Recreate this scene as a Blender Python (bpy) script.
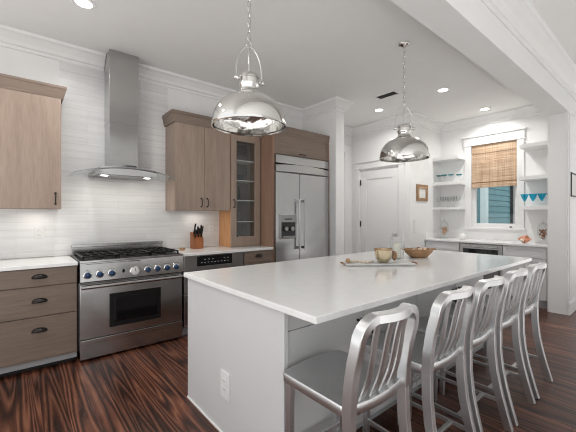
import bpy, bmesh, math, random
from mathutils import Vector, Matrix
random.seed(7)
PI = math.pi
SC = bpy.context.scene
COL = SC.collection
for o in list(bpy.data.objects):
    bpy.data.objects.remove(o)

# ------------------------------------------------------------------ camera, sky, exposure
F_PX, CAM_H = 328.2, 1.335
YAW = math.atan2(684 - 288, F_PX)
cam_d = bpy.data.cameras.new('camera')
cam_d.sensor_width = 36.0
cam_d.lens = 36.0 * F_PX / 576.0
cam_d.clip_start = 0.05
cam = bpy.data.objects.new('camera', cam_d)
cam.location = (0, 0, CAM_H)
cam.rotation_euler = (PI / 2, 0, YAW - PI / 2)
COL.objects.link(cam)
SC.camera = cam

world = bpy.data.worlds.new('daylight')
SC.world = world
world.use_nodes = True
wn = world.node_tree.nodes
# overcast daylight; brighter lower half added to lift light onto the ceilings
wt = world.node_tree
tc_ = wn.new('ShaderNodeTexCoord')
sp_ = wn.new('ShaderNodeSeparateXYZ')
rm_ = wn.new('ShaderNodeValToRGB')
rm_.color_ramp.elements[0].position = 0.47
rm_.color_ramp.elements[0].color = (0.80, 0.79, 0.775, 1)
rm_.color_ramp.elements[1].position = 0.53
rm_.color_ramp.elements[1].color = (0.49, 0.495, 0.50, 1)
ma_ = wn.new('ShaderNodeMath')
ma_.operation = 'MULTIPLY_ADD'
ma_.inputs[1].default_value = 0.5
ma_.inputs[2].default_value = 0.5
wt.links.new(tc_.outputs['Generated'], sp_.inputs[0])
wt.links.new(sp_.outputs[2], ma_.inputs[0])
wt.links.new(ma_.outputs[0], rm_.inputs['Fac'])
wt.links.new(rm_.outputs['Color'], wn['Background'].inputs['Color'])
wn['Background'].inputs['Strength'].default_value = 1.9

SC.view_settings.view_transform = 'Standard'
SC.view_settings.look = 'None'
SC.view_settings.gamma = 1.0
SC.view_settings.use_curve_mapping = False
SC.view_settings.exposure = 0.30
LAMP_W = 8.5          # each recessed downlight
CEIL = 3.10            # kitchen ceiling
LCEIL = 3.19           # ceiling of the room the camera stands in
WALL_Y = 4.13          # range wall


SC.cycles.caustics_reflective = False
SC.cycles.filter_width = 1.1


# ------------------------------------------------------------------ materials
def srgb(r, g, b):
    f = lambda c: (c / 255) / 12.92 if c / 255 <= 0.04045 else ((c / 255 + 0.055) / 1.055) ** 2.4
    return (f(r), f(g), f(b), 1)


def new_mat(name):
    m = bpy.data.materials.new(name)
    m.use_nodes = True
    nt = m.node_tree
    b = nt.nodes['Principled BSDF']
    return m, nt, b


def link(nt, a, b):
    nt.links.new(a, b)


def coords(nt, scale=(1, 1, 1), rot=(0, 0, 0)):
    g = nt.nodes.new('ShaderNodeNewGeometry')
    mp = nt.nodes.new('ShaderNodeMapping')
    mp.inputs['Scale'].default_value = scale
    mp.inputs['Rotation'].default_value = rot
    link(nt, g.outputs['Position'], mp.inputs['Vector'])
    return mp.outputs['Vector']


def noise(nt, vec, scale, detail=4, rough=0.5, dist=0.0):
    n = nt.nodes.new('ShaderNodeTexNoise')
    n.inputs['Scale'].default_value = scale
    n.inputs['Detail'].default_value = detail
    n.inputs['Roughness'].default_value = rough
    n.inputs['Distortion'].default_value = dist
    link(nt, vec, n.inputs['Vector'])
    return n.outputs['Fac']


def ramp(nt, fac, stops):
    r = nt.nodes.new('ShaderNodeValToRGB')
    el = r.color_ramp.elements
    while len(el) < len(stops):
        el.new(0.5)
    for e, (p, c) in zip(el, stops):
        e.position = p
        e.color = c
    link(nt, fac, r.inputs['Fac'])
    return r.outputs['Color']


def bump(nt, b, height, strength, dist=0.01):
    n = nt.nodes.new('ShaderNodeBump')
    n.inputs['Strength'].default_value = strength
    n.inputs['Distance'].default_value = dist
    link(nt, height, n.inputs['Height'])
    link(nt, n.outputs['Normal'], b.inputs['Normal'])


def plain(name, col, rough=0.5, metal=0.0, spec=None, var=0.03, vscale=6.0):
    m, nt, b = new_mat(name)
    v = coords(nt)
    n = noise(nt, v, vscale, 3)
    lo = tuple(max(0, c * (1 - var)) for c in col[:3]) + (1,)
    hi = tuple(min(1, c * (1 + var)) for c in col[:3]) + (1,)
    link(nt, ramp(nt, n, [(0.3, lo), (0.7, hi)]), b.inputs['Base Color'])
    b.inputs['Roughness'].default_value = rough
    b.inputs['Metallic'].default_value = metal
    if spec is not None:
        b.inputs['Specular IOR Level'].default_value = spec
    return m


def wood(name, lo, hi, scale, rough=0.45, fine=1.0):
    """scale: stretch of the grain per axis (small = along the grain)"""
    m, nt, b = new_mat(name)
    v = coords(nt, scale)
    n1 = noise(nt, v, 1.0, 8, 0.6, 0.4)
    n2 = noise(nt, v, 6.0 * fine, 4, 0.6)
    mx = nt.nodes.new('ShaderNodeMath')
    mx.operation = 'MULTIPLY_ADD'
    mx.inputs[1].default_value = 0.45
    link(nt, n2, mx.inputs[0])
    ml = nt.nodes.new('ShaderNodeMath')
    ml.operation = 'MULTIPLY'
    ml.inputs[1].default_value = 0.6
    link(nt, n1, ml.inputs[0])
    link(nt, ml.outputs[0], mx.inputs[2])
    link(nt, ramp(nt, mx.outputs[0], [(0.3, lo), (0.72, hi)]), b.inputs['Base Color'])
    b.inputs['Roughness'].default_value = rough
    bump(nt, b, n2, 0.08, 0.003)
    return m


def steel(name, col=(0.56, 0.56, 0.55, 1), rough=0.28, scale=(3, 3, 160), amt=0.10, wave=0.22):
    m, nt, b = new_mat(name)
    v = coords(nt, scale)
    n = noise(nt, v, 1.0, 3)
    r = nt.nodes.new('ShaderNodeMapRange')
    r.inputs['To Min'].default_value = rough - amt * 0.3
    r.inputs['To Max'].default_value = rough + amt * 0.3
    link(nt, n, r.inputs['Value'])
    link(nt, r.outputs['Result'], b.inputs['Roughness'])
    lo = tuple(c * 0.96 for c in col[:3]) + (1,)
    link(nt, ramp(nt, n, [(0.3, lo), (0.7, col)]), b.inputs['Base Color'])
    b.inputs['Metallic'].default_value = 1.0
    b.inputs['Anisotropic'].default_value = 0.5
    bump(nt, b, noise(nt, coords(nt, (1.6, 1.6, 2.6)), 1.0, 1.5), wave, 0.05)
    return m


def clear_glass(name, tint=(1, 1, 1, 1), refl=0.9, rough=0.02):
    m = bpy.data.materials.new(name)
    m.use_nodes = True
    nt = m.node_tree
    nt.nodes.clear()
    out = nt.nodes.new('ShaderNodeOutputMaterial')
    mix = nt.nodes.new('ShaderNodeMixShader')
    tr = nt.nodes.new('ShaderNodeBsdfTransparent')
    tr.inputs['Color'].default_value = tint
    gl = nt.nodes.new('ShaderNodeBsdfGlossy')
    gl.inputs['Roughness'].default_value = rough
    fr = nt.nodes.new('ShaderNodeFresnel')
    fr.inputs['IOR'].default_value = 1.5
    ml = nt.nodes.new('ShaderNodeMath')
    ml.operation = 'MULTIPLY'
    ml.inputs[1].default_value = refl
    link(nt, fr.outputs[0], ml.inputs[0])
    mn = nt.nodes.new('ShaderNodeMath')
    mn.operation = 'MINIMUM'
    mn.inputs[1].default_value = 0.22
    link(nt, ml.outputs[0], mn.inputs[0])
    link(nt, mn.outputs[0], mix.inputs[0])
    link(nt, tr.outputs[0], mix.inputs[1])
    link(nt, gl.outputs[0], mix.inputs[2])
    link(nt, mix.outputs[0], out.inputs[0])
    return m


def emit(name, col, s):
    m, nt, b = new_mat(name)
    b.inputs['Emission Color'].default_value = col
    b.inputs['Emission Strength'].default_value = s
    b.inputs['Base Color'].default_value = col
    return m


def floor_mat():
    m, nt, b = new_mat('heart_pine_boards')
    g = nt.nodes.new('ShaderNodeNewGeometry')
    sep = nt.nodes.new('ShaderNodeSeparateXYZ')
    link(nt, g.outputs['Position'], sep.inputs[0])

    def mth(op, a, bb=None, c=None):
        n = nt.nodes.new('ShaderNodeMath')
        n.operation = op
        for i, x in enumerate((a, bb, c)):
            if x is None:
                continue
            if isinstance(x, (int, float)):
                n.inputs[i].default_value = x
            else:
                link(nt, x, n.inputs[i])
        return n.outputs[0]
    px = mth('DIVIDE', sep.outputs[0], 0.135)
    pid = mth('FLOOR', px)
    fr = mth('FRACT', px)
    wn_ = nt.nodes.new('ShaderNodeTexWhiteNoise')
    wn_.noise_dimensions = '1D'
    link(nt, pid, wn_.inputs['W'])
    rnd = wn_.outputs['Value']
    # board ends
    py = mth('ADD', mth('DIVIDE', sep.outputs[1], 2.3), mth('MULTIPLY', rnd, 7.0))
    fy = mth('FRACT', py)
    cmb = nt.nodes.new('ShaderNodeCombineXYZ')
    link(nt, sep.outputs[0], cmb.inputs[0])
    link(nt, mth('ADD', mth('MULTIPLY', sep.outputs[1], 0.055), mth('MULTIPLY', rnd, 9.0)), cmb.inputs[1])
    link(nt, mth('MULTIPLY', pid, 3.17), cmb.inputs[2])
    n1 = noise(nt, cmb.outputs[0], 6.0, 1.5, 0.4, 0.25)
    rings = mth('FRACT', mth('MULTIPLY', n1, 13.0))
    tri = mth('ABSOLUTE', mth('SUBTRACT', mth('MULTIPLY', rings, 2.0), 1.0))
    cmb2 = nt.nodes.new('ShaderNodeCombineXYZ')
    link(nt, mth('MULTIPLY', sep.outputs[0], 1.0), cmb2.inputs[0])
    link(nt, mth('MULTIPLY', sep.outputs[1], 0.03), cmb2.inputs[1])
    n2 = noise(nt, cmb2.outputs[0], 160.0, 3, 0.6)
    cmb3 = nt.nodes.new('ShaderNodeCombineXYZ')
    link(nt, sep.outputs[0], cmb3.inputs[0])
    link(nt, mth('ADD', mth('MULTIPLY', sep.outputs[1], 0.09), mth('MULTIPLY', rnd, 5.0)), cmb3.inputs[1])
    n3 = noise(nt, cmb3.outputs[0], 34.0, 3, 0.6, 0.3)
    val = mth('ADD', mth('ADD', mth('MULTIPLY', tri, 0.42), mth('MULTIPLY', n2, 0.34)), mth('MULTIPLY', n3, 0.28))
    col = ramp(nt, val, [(0.28, (0.010, 0.005, 0.004, 1)), (0.42, (0.040, 0.014, 0.009, 1)),
                         (0.60, (0.105, 0.038, 0.022, 1)), (0.80, (0.19, 0.082, 0.048, 1))])
    hs = nt.nodes.new('ShaderNodeHueSaturation')
    link(nt, mth('ADD', mth('MULTIPLY', rnd, 0.75), 0.85), hs.inputs['Value'])
    link(nt, col, hs.inputs['Color'])
    seam = mth('MINIMUM', mth('GREATER_THAN', fr, 0.018), mth('GREATER_THAN', fy, 0.0016))
    mixc = nt.nodes.new('ShaderNodeMix')
    mixc.data_type = 'RGBA'
    link(nt, seam, mixc.inputs[0])
    mixc.inputs[6].default_value = (0.004, 0.0025, 0.002, 1)
    link(nt, hs.outputs[0], mixc.inputs[7])
    link(nt, mixc.outputs[2], b.inputs['Base Color'])
    b.inputs['Roughness'].default_value = 0.3
    b.inputs['Specular IOR Level'].default_value = 0.42
    bump(nt, b, mth('ADD', mth('MULTIPLY', seam, 1.0), mth('MULTIPLY', n2, 0.35)), 0.18, 0.004)
    return m


def tile_mat():
    m, nt, b = new_mat('white_long_tile')
    g = nt.nodes.new('ShaderNodeNewGeometry')
    mp = nt.nodes.new('ShaderNodeMapping')
    mp.inputs['Rotation'].default_value = (PI / 2, 0, 0)
    link(nt, g.outputs['Position'], mp.inputs['Vector'])
    br = nt.nodes.new('ShaderNodeTexBrick')
    br.inputs['Scale'].default_value = 1.0
    br.inputs['Brick Width'].default_value = 0.60
    br.inputs['Row Height'].default_value = 0.075
    br.inputs['Mortar Size'].default_value = 0.0025
    br.inputs['Color1'].default_value = (0.82, 0.82, 0.82, 1)
    br.inputs['Color2'].default_value = (0.765, 0.765, 0.765, 1)
    br.inputs['Mortar'].default_value = (0.70, 0.70, 0.70, 1)
    link(nt, mp.outputs['Vector'], br.inputs['Vector'])
    v = coords(nt, (3, 4, 60))
    n = noise(nt, v, 1.0, 4, 0.6, 0.2)
    mx = nt.nodes.new('ShaderNodeMix')
    mx.data_type = 'RGBA'
    mx.blend_type = 'MULTIPLY'
    mx.inputs[0].default_value = 1.0
    link(nt, br.outputs['Color'], mx.inputs[6])
    link(nt, ramp(nt, n, [(0.35, (0.92, 0.92, 0.92, 1)), (0.6, (1, 1, 1, 1))]), mx.inputs[7])
    link(nt, mx.outputs[2], b.inputs['Base Color'])
    b.inputs['Roughness'].default_value = 0.32
    bump(nt, b, n, 0.15, 0.003)
    return m


def bamboo_mat():
    m, nt, b = new_mat('woven_bamboo')
    v = coords(nt, (1, 2.5, 120))
    n = noise(nt, v, 1.0, 4, 0.65)
    v2 = coords(nt, (1, 60, 2))
    n2 = noise(nt, v2, 1.0, 2, 0.5)
    w = nt.nodes.new('ShaderNodeTexWave')
    w.wave_type = 'BANDS'
    w.bands_direction = 'Y'
    w.inputs['Scale'].default_value = 4.0
    link(nt, coords(nt), w.inputs['Vector'])
    a = nt.nodes.new('ShaderNodeMath')
    a.operation = 'MULTIPLY_ADD'
    a.inputs[1].default_value = 0.3
    link(nt, n2, a.inputs[0])
    s = nt.nodes.new('ShaderNodeMath')
    s.operation = 'MULTIPLY'
    s.inputs[1].default_value = 0.75
    link(nt, n, s.inputs[0])
    link(nt, s.outputs[0], a.inputs[2])
    link(nt, ramp(nt, a.outputs[0], [(0.33, srgb(128, 100, 78)), (0.5, srgb(186, 156, 128)), (0.68, srgb(220, 198, 172))]),
         b.inputs['Base Color'])
    b.inputs['Roughness'].default_value = 0.7
    bump(nt, b, n, 0.5, 0.004)
    return m


def hammered(name, col, rough, scale, strength):
    m, nt, b = new_mat(name)
    vo = nt.nodes.new('ShaderNodeTexVoronoi')
    vo.inputs['Scale'].default_value = scale
    link(nt, coords(nt), vo.inputs['Vector'])
    b.inputs['Base Color'].default_value = col
    b.inputs['Metallic'].default_value = 1.0
    b.inputs['Roughness'].default_value = rough
    bump(nt, b, vo.outputs['Distance'], strength, 0.01)
    return m


M = {}
M['white'] = plain('white_paint', (0.85, 0.85, 0.845, 1), 0.5, var=0.01)
M['ceil'] = plain('ceiling_paint', (0.88, 0.88, 0.87, 1), 0.8, var=0.01)
M['trim'] = plain('white_gloss_trim', (0.84, 0.84, 0.835, 1), 0.6, var=0.01)
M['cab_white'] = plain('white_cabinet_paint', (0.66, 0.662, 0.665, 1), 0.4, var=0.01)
M['quartz'] = plain('white_quartz', (0.86, 0.86, 0.855, 1), 0.15, var=0.02, vscale=14)
M['tile'] = tile_mat()
M['floor'] = floor_mat()
TAUPE_LO, TAUPE_HI = srgb(134, 116, 103), srgb(166, 147, 133)
M['wood_v'] = wood('taupe_stained_maple', TAUPE_LO, TAUPE_HI, (14, 14, 1.2))
M['wood_h'] = wood('taupe_stained_maple_level_grain', srgb(108, 93, 82), srgb(138, 121, 108), (1.2, 1.2, 16))
M['wood_side'] = wood('maple_side_warm_glow', srgb(176, 122, 78), srgb(226, 172, 120), (12, 12, 1.0))  # maple with the orange glow of nearby lamps put into its colour
M['wood_panel'] = wood('brown_maple_panel', srgb(120, 94, 78), srgb(156, 126, 107), (12, 12, 1.0))
M['steel'] = steel('brushed_steel', col=(0.50, 0.50, 0.495, 1), rough=0.21)
M['steel_v'] = steel('brushed_steel_upright', col=(0.50, 0.50, 0.50, 1), rough=0.21, scale=(3, 3, 120))
M['steel_dark'] = steel('dark_steel', col=(0.32, 0.32, 0.32, 1), rough=0.3)
M['aluminium'] = steel('brushed_aluminium', col=(0.72, 0.725, 0.73, 1), rough=0.38, scale=(40, 40, 40), amt=0.08, wave=0.0)
M['chrome'] = hammered('polished_nickel', (0.78, 0.77, 0.75, 1), 0.06, 7.0, 0.02)
M['chrome_in'] = hammered('hammered_nickel_lining', (0.62, 0.61, 0.59, 1), 0.14, 24.0, 0.22)
M['black'] = plain('black_iron', (0.010, 0.010, 0.010, 1), 0.4, spec=.22)
M['bronze'] = plain('dark_bronze', (0.03, 0.026, 0.024, 1), 0.32, metal=0.7)
M['black_glass'] = plain('black_glass', (0.006, 0.006, 0.007, 1), 0.05)
M['blue'] = plain('blue_knob', (0.008, 0.040, 0.11, 1), 0.3)
M['dial'] = plain('white_dial', (0.8, 0.8, 0.8, 1), 0.3)
M['glass'] = clear_glass('clear_glass', (0.97, 0.98, 0.98, 1))
M['hood_glass'] = clear_glass('hood_glass', (0.95, 0.965, 0.965, 1), .7)
M['glassware'] = clear_glass('glassware', (0.985, 0.99, 0.99, 1), .55)
M['turq_glass'] = clear_glass('turquoise_glass', (0.42, 0.83, 0.92, 1), 0.8)
M['teal_glass'] = clear_glass('teal_glass', (0.38, 0.70, 0.72, 1), 0.8)
M['lamp'] = emit('downlight_lens', (1, 0.97, 0.92, 1), 9.0)
M['bulb'] = plain('frosted_bulb', (0.82, 0.81, 0.79, 1), 0.25)
M['bamboo'] = bamboo_mat()
M['bamboo_dark'] = wood('dark_bamboo_band', srgb(70, 45, 28), srgb(150, 105, 70), (2, 2, 80), 0.7)
M['siding'] = plain('teal_siding', srgb(92, 140, 150), 0.7)
M['corner'] = plain('pale_corner_board', srgb(205, 225, 228), 0.6)
M['dark_sash'] = plain('dark_window', (0.02, 0.03, 0.035, 1), 0.2)
M['knife_wood'] = wood('oak_block', srgb(120, 66, 34), srgb(178, 110, 64), (20, 20, 3))
M['bowl_wood'] = wood('bowl_wood', srgb(120, 86, 58), srgb(200, 160, 120), (12, 12, 40), 0.5)
M['frame_wood'] = wood('weathered_frame', srgb(105, 78, 55), srgb(190, 155, 120), (40, 40, 10), 0.7)
M['candle'] = plain('cream_wax', (0.80, 0.78, 0.68, 1), 0.5)
M['tray'] = plain('pale_stone_tray', (0.62, 0.62, 0.60, 1), 0.4, var=0.08, vscale=20)
M['gold'] = hammered('brushed_brass', (0.78, 0.66, 0.46, 1), 0.18, 16.0, 0.08)
M['shell'] = plain('seashells', srgb(205, 165, 130), 0.45, var=0.45, vscale=40)
M['shell_brown'] = plain('brown_shells', srgb(165, 112, 80), 0.4, var=0.7, vscale=45)
M['shell_pale'] = plain('pale_shells', srgb(222, 208, 190), 0.45, var=0.3, vscale=40)
M['coral'] = plain('coral_conch', srgb(205, 140, 112), 0.4, var=0.4, vscale=30)
M['paper'] = plain('paper', (0.8, 0.79, 0.76, 1), 0.8)
M['plate'] = plain('white_plastic', (0.80, 0.80, 0.79, 1), 0.35)
M['slot'] = plain('grey_slots', (0.25, 0.25, 0.25, 1), 0.5)
M['vent'] = plain('grey_vent', (0.16, 0.16, 0.16, 1), 0.5)
M['porcelain'] = plain('porcelain', (0.82, 0.82, 0.80, 1), 0.25)
M['dark_ceramic'] = plain('dark_ceramic', (0.05, 0.04, 0.04, 1), 0.35)
M['ice'] = plain('pale_glow_buttons', (0.5, 0.55, 0.6, 1), 0.4)
M['cab_in'] = plain('cabinet_inside', srgb(92, 84, 78), 0.6)
M['kick'] = plain('grey_toe_kick', (0.42, 0.43, 0.44, 1), 0.4)
M['sand'] = plain('pale_sand', (0.62, 0.58, 0.50, 1), 0.9, var=.1)
M['dark_gap'] = plain('dark_recess', (0.02, 0.02, 0.02, 1), 0.8)

# ------------------------------------------------------------------ mesh builder
ORG = {}


class MB:
    def __init__(self):
        self.bm = bmesh.new()
        self.soft = False

    def _new(self, fn):
        n0 = len(self.bm.verts)
        fn()
        self.bm.verts.ensure_lookup_table()
        return self.bm.verts[n0:]

    def box(self, x0, x1, y0, y1, z0, z1, bev=0.0, seg=2):
        bm = self.bm
        vs = [bm.verts.new((x, y, z)) for x in (x0, x1) for y in (y0, y1) for z in (z0, z1)]
        q = [(0, 1, 3, 2), (4, 6, 7, 5), (0, 4, 5, 1), (2, 3, 7, 6), (0, 2, 6, 4), (1, 5, 7, 3)]
        fs = [bm.faces.new([vs[i] for i in f]) for f in q]
        if bev > 0:
            es = list({e for f in fs for e in f.edges})
            bmesh.ops.bevel(bm, geom=es, offset=bev, segments=seg, affect='EDGES', profile=0.5)
        return self

    def poly_prism(self, pts, vec):
        """pts: planar 3-D loop; extruded along vec"""
        bm = self.bm
        vec = Vector(vec)
        a = [bm.verts.new(p) for p in pts]
        b = [bm.verts.new(Vector(p) + vec) for p in pts]
        n = len(a)
        f = [bm.faces.new(a), bm.faces.new(b[::-1])]
        for i in range(n):
            f.append(bm.faces.new((a[i], b[i], b[(i + 1) % n], a[(i + 1) % n])))
        bmesh.ops.recalc_face_normals(bm, faces=f)
        return self

    def loft(self, rings, cap=True, closed=True):
        bm = self.bm
        R = [[bm.verts.new(p) for p in r] for r in rings]
        n = len(R[0])
        f = []
        for a, b in zip(R[:-1], R[1:]):
            for i in range(n if closed else n - 1):
                j = (i + 1) % n
                f.append(bm.faces.new((a[i], a[j], b[j], b[i])))
        if cap and closed:
            f.append(bm.faces.new(R[0][::-1]))
            f.append(bm.faces.new(R[-1]))
        bmesh.ops.recalc_face_normals(bm, faces=f)
        return self

    def cyl(self, p0, p1, r0, r1=None, seg=20):
        return self.tube([p0, p1], [r0, r0 if r1 is None else r1], seg)

    def tube(self, pts, r, seg=8, closed=False, sect=None, up=(0, 0, 1)):
        """round tube, or a rectangular one when sect=(w, h) (w across, h along 'up')"""
        P = [Vector(p) for p in pts]
        n = len(P)
        if not isinstance(r, (list, tuple)):
            r = [r] * n
        rings = []
        upv = Vector(up)
        if not sect:
            self.soft = True
        for i, p in enumerate(P):
            if closed:
                t = (P[(i + 1) % n] - P[i - 1]).normalized()
            else:
                t = (P[min(i + 1, n - 1)] - P[max(i - 1, 0)]).normalized()
            u = upv if abs(t.dot(upv)) < 0.97 else Vector((1, 0, 0)) if abs(t.x) < 0.9 else Vector((0, 1, 0))
            s = t.cross(u).normalized()
            w = s.cross(t).normalized()
            if sect:
                a, b = sect[0] / 2, sect[1] / 2
                c = 0.16 * min(a, b)
                cs = [(a, b - c), (a - c, b), (-a + c, b), (-a, b - c), (-a, -b + c), (-a + c, -b), (a - c, -b), (a, -b + c)]
                rings.append([p + s * x + w * y for x, y in cs])
            else:
                rings.append([p + (s * math.cos(k * 2 * PI / seg) + w * math.sin(k * 2 * PI / seg)) * r[i] for k in range(seg)])
        if closed:
            rings.append(rings[0])
            bm = self.bm
            R = [[bm.verts.new(q) for q in rr] for rr in rings[:-1]]
            m = len(R[0])
            f = []
            for i in range(n):
                a, b = R[i], R[(i + 1) % n]
                for k in range(m):
                    f.append(bm.faces.new((a[k], a[(k + 1) % m], b[(k + 1) % m], b[k])))
            bmesh.ops.recalc_face_normals(bm, faces=f)
            return self
        return self.loft(rings)

    def lathe(self, prof, c=(0, 0, 0), seg=32, axis='z', sx=1.0, sy=1.0):
        """prof: list of (radius, height); closed surface of revolution about +axis through c"""
        bm = self.bm
        self.soft = True
        c = Vector(c)

        def P(r, h, k):
            x, y = r * math.cos(k * 2 * PI / seg) * sx, r * math.sin(k * 2 * PI / seg) * sy
            if axis == 'z':
                return c + Vector((x, y, h))
            if axis == 'y':
                return c + Vector((x, h, y))
            return c + Vector((h, x, y))
        rows = []
        for r, h in prof:
            if r < 1e-6:
                rows.append([bm.verts.new(P(0, h, 0))])
            else:
                rows.append([bm.verts.new(P(r, h, k)) for k in range(seg)])
        f = []
        for a, b in zip(rows[:-1], rows[1:]):
            if len(a) == 1 and len(b) == 1:
                continue
            for k in range(seg):
                j = (k + 1) % seg
                if len(a) == 1:
                    f.append(bm.faces.new((a[0], b[j], b[k])))
                elif len(b) == 1:
                    f.append(bm.faces.new((a[k], a[j], b[0])))
                else:
                    f.append(bm.faces.new((a[k], a[j], b[j], b[k])))
        bmesh.ops.recalc_face_normals(bm, faces=f)
        return self

    def ball(self, c, r, s=(1, 1, 1), seg=12, rot=None):
        self.soft = True
        mt = Matrix.Translation(c) @ (rot.to_4x4() if rot else Matrix.Identity(4)) @ Matrix.Diagonal((s[0], s[1], s[2], 1))
        bmesh.ops.create_uvsphere(self.bm, u_segments=seg, v_segments=max(6, seg * 2 // 3), radius=r, matrix=mt)
        return self

    def xform(self, mt):
        bmesh.ops.transform(self.bm, matrix=mt, verts=self.bm.verts)
        return self

    def build(self, name, m, parent=None, angle=18, label=None, at=None):
        if self.soft:
            angle = max(angle, 48)
        me = bpy.data.meshes.new(name)
        if parent is not None:
            org = ORG.get(parent.name)
            org = Vector((0, 0, 0)) if org is None else org
            loc = Vector((0, 0, 0))
        else:
            vs = [v.co for v in self.bm.verts]
            lo = [min(v[i] for v in vs) for i in range(3)]
            hi = [max(v[i] for v in vs) for i in range(3)]
            org = Vector(((lo[0] + hi[0]) / 2, (lo[1] + hi[1]) / 2, lo[2]))
            loc = org
        bmesh.ops.translate(self.bm, verts=self.bm.verts, vec=-org)
        self.bm.to_mesh(me)
        self.bm.free()
        for p in me.polygons:
            p.use_smooth = True
        me.set_sharp_from_angle(angle=math.radians(angle))
        me.materials.append(M[m] if isinstance(m, str) else m)
        o = bpy.data.objects.new(name, me)
        o.location = loc
        COL.objects.link(o)
        ORG[o.name] = org
        if parent is not None:
            o.parent = parent
        if label:
            o['label'] = label
        return o


def tag(o, label, cat, group=None, kind=None):
    o['label'] = label
    o['category'] = cat
    if group:
        o['group'] = group
    if kind:
        o['kind'] = kind
    return o


def thing(name, label, cat, loc=(0, 0, 0), rotz=0.0, group=None, local=False):
    o = bpy.data.objects.new(name, None)
    o.empty_display_size = 0.1
    COL.objects.link(o)
    o.location = loc
    o.rotation_euler = (0, 0, rotz)
    ORG[o.name] = Vector((0, 0, 0)) if local else Vector(loc)
    return tag(o, label, cat, group)


def copy_tree(o, loc=None, rotz=None, parent=None):
    c = o.copy()
    COL.objects.link(c)
    if parent is not None:
        c.parent = parent
    if loc is not None:
        c.location = loc
    if rotz is not None:
        c.rotation_euler = (0, 0, rotz)
    for ch in list(o.children):
        copy_tree(ch, parent=c)
    return c


def struct(name, mb, m, parent=None, angle=18):
    o = mb.build(name, m, parent, angle)
    if parent is None:
        o['kind'] = 'structure'
    return o


def sweep(mb, path, prof):
    """profile of (offset to the right of travel, z) carried along an XY path with mitred corners"""
    P = [Vector((p[0], p[1])) for p in path]
    n = len(P)
    dirs = [(P[i + 1] - P[i]).normalized() for i in range(n - 1)]
    nor = [Vector((d.y, -d.x)) for d in dirs]
    rings = []
    for i in range(n):
        if i == 0:
            mv = nor[0]
        elif i == n - 1:
            mv = nor[-1]
        else:
            s = nor[i - 1] + nor[i]
            mv = s / (s.length_squared / 2)
        rings.append([(P[i].x + mv.x * o, P[i].y + mv.y * o, z) for o, z in prof])
    mb.loft(rings)
    return mb


# ================================================================== THE SETTING
WX = 6.4      # window wall
PY = 3.03     # short wall with the small picture
DX = 5.26     # door wall
HY = 4.31     # end of the passage
BY0, BY1 = 0.995, 1.218   # header beam and wall to the right of the opening
BX = 5.72     # where that wall starts
BZ = 2.735

struct('floor', MB().box(-1.25, 9.5, -1.05, 4.6, -0.05, 0), 'floor')
struct('ceiling', MB().box(-1.5, WX + .3, BY1, 4.6, CEIL, CEIL + .12), 'ceil')
struct('wall_rear_light_block', MB().box(1.4, 9.5, -2.55, -2.4, 0, LCEIL), 'white')  # unseen part-wall behind the camera, added to hold daylight off the beam
struct('ground', MB().box(6.7, 14, -1.05, 6.5, -.62, -.5), 'sand')
struct('ceiling_front', MB().box(-1.5, 9.5, -2.4, BY0, LCEIL, LCEIL + .12), 'ceil')
wb = struct('wall_back', MB().box(-1.5, 3.75, WALL_Y, WALL_Y + .15, 0, CEIL), 'white')
struct('wall_tile', MB().box(0.345, 1.46, WALL_Y - .010, WALL_Y, 0.925, CEIL), 'tile', wb)
struct('wall_tile', MB().box(-1.6, 0.345, WALL_Y - .010, WALL_Y, 0.925, 1.43), 'tile', wb)
struct('wall_tile', MB().box(1.46, 2.18, WALL_Y - .010, WALL_Y, 0.925, 1.43), 'tile', wb)
struct('wall_fridge', MB().box(3.75, 3.94, 3.385, 4.45, 0, CEIL), 'white')
struct('wall_hall', MB().box(3.94, DX, HY, HY + .15, 0, CEIL), 'white')
# door wall with a doorway hole
D0, D1, DH = 3.262, 4.086, 2.22
struct('wall_door', MB().box(DX, DX + .14, PY, D0 - .02, 0, CEIL).box(DX, DX + .14, D1 + .02, HY + .15, 0, CEIL)
       .box(DX, DX + .14, D0 - .02, D1 + .02, DH + .02, CEIL), 'white')
struct('wall_picture', MB().box(DX + .14, WX + .15, PY, PY + .14, 0, CEIL), 'white')
# window wall with its hole
W0, W1, WZ0, WZ1 = 1.765, 2.475, 1.12, 2.61
struct('wall_window', MB().box(WX, WX + .15, BY1, W0, 0, CEIL).box(WX, WX + .15, W1, PY, 0, CEIL)
       .box(WX, WX + .15, W0, W1, 0, WZ0).box(WX, WX + .15, W0, W1, WZ1, CEIL), 'white')
struct('wall_right', MB().box(BX, 9.5, BY0, BY1, 0, BZ), 'white')
struct('wall_header', MB().box(-1.5, 9.5, BY0, BY1, BZ, LCEIL).box(-1.5, 9.5, BY0 - .008, BY0, BZ, BZ + .035), 'trim')

CROWN = [(0, CEIL - .155), (.014, CEIL - .155), (.018, CEIL - .125), (.034, CEIL - .118), (.048, CEIL - .085),
         (.085, CEIL - .045), (.098, CEIL - .036), (.118, CEIL - .030), (.122, CEIL - .001), (0, CEIL - .001)]
struct('trim_1', sweep(MB(), [(-1.5, WALL_Y), (0.755, WALL_Y)], CROWN), 'trim')
struct('trim_2', sweep(MB(), [(1.048, WALL_Y), (3.75, WALL_Y), (3.75, 3.385), (3.94, 3.385), (3.94, HY), (DX, HY),
                              (DX, PY), (WX, PY), (WX, BY1), (-1.5, BY1)], CROWN), 'trim')
LC = [(0, 2.985), (.012, 2.985), (.016, 3.02), (.03, 3.026), (.036, 3.05), (.06, 3.085), (.10, 3.115), (.112, 3.122),
      (.118, 3.14), (.14, 3.15), (.15, 3.165), (.15, LCEIL - .001), (0, LCEIL - .001)]
struct('trim_3', sweep(MB(), [(-1.5, BY0), (9.5, BY0)], LC), 'trim')
BASE = [(0, 0), (.016, 0), (.016, .15), (.010, .165), (.006, .185), (0, .185)]
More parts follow.
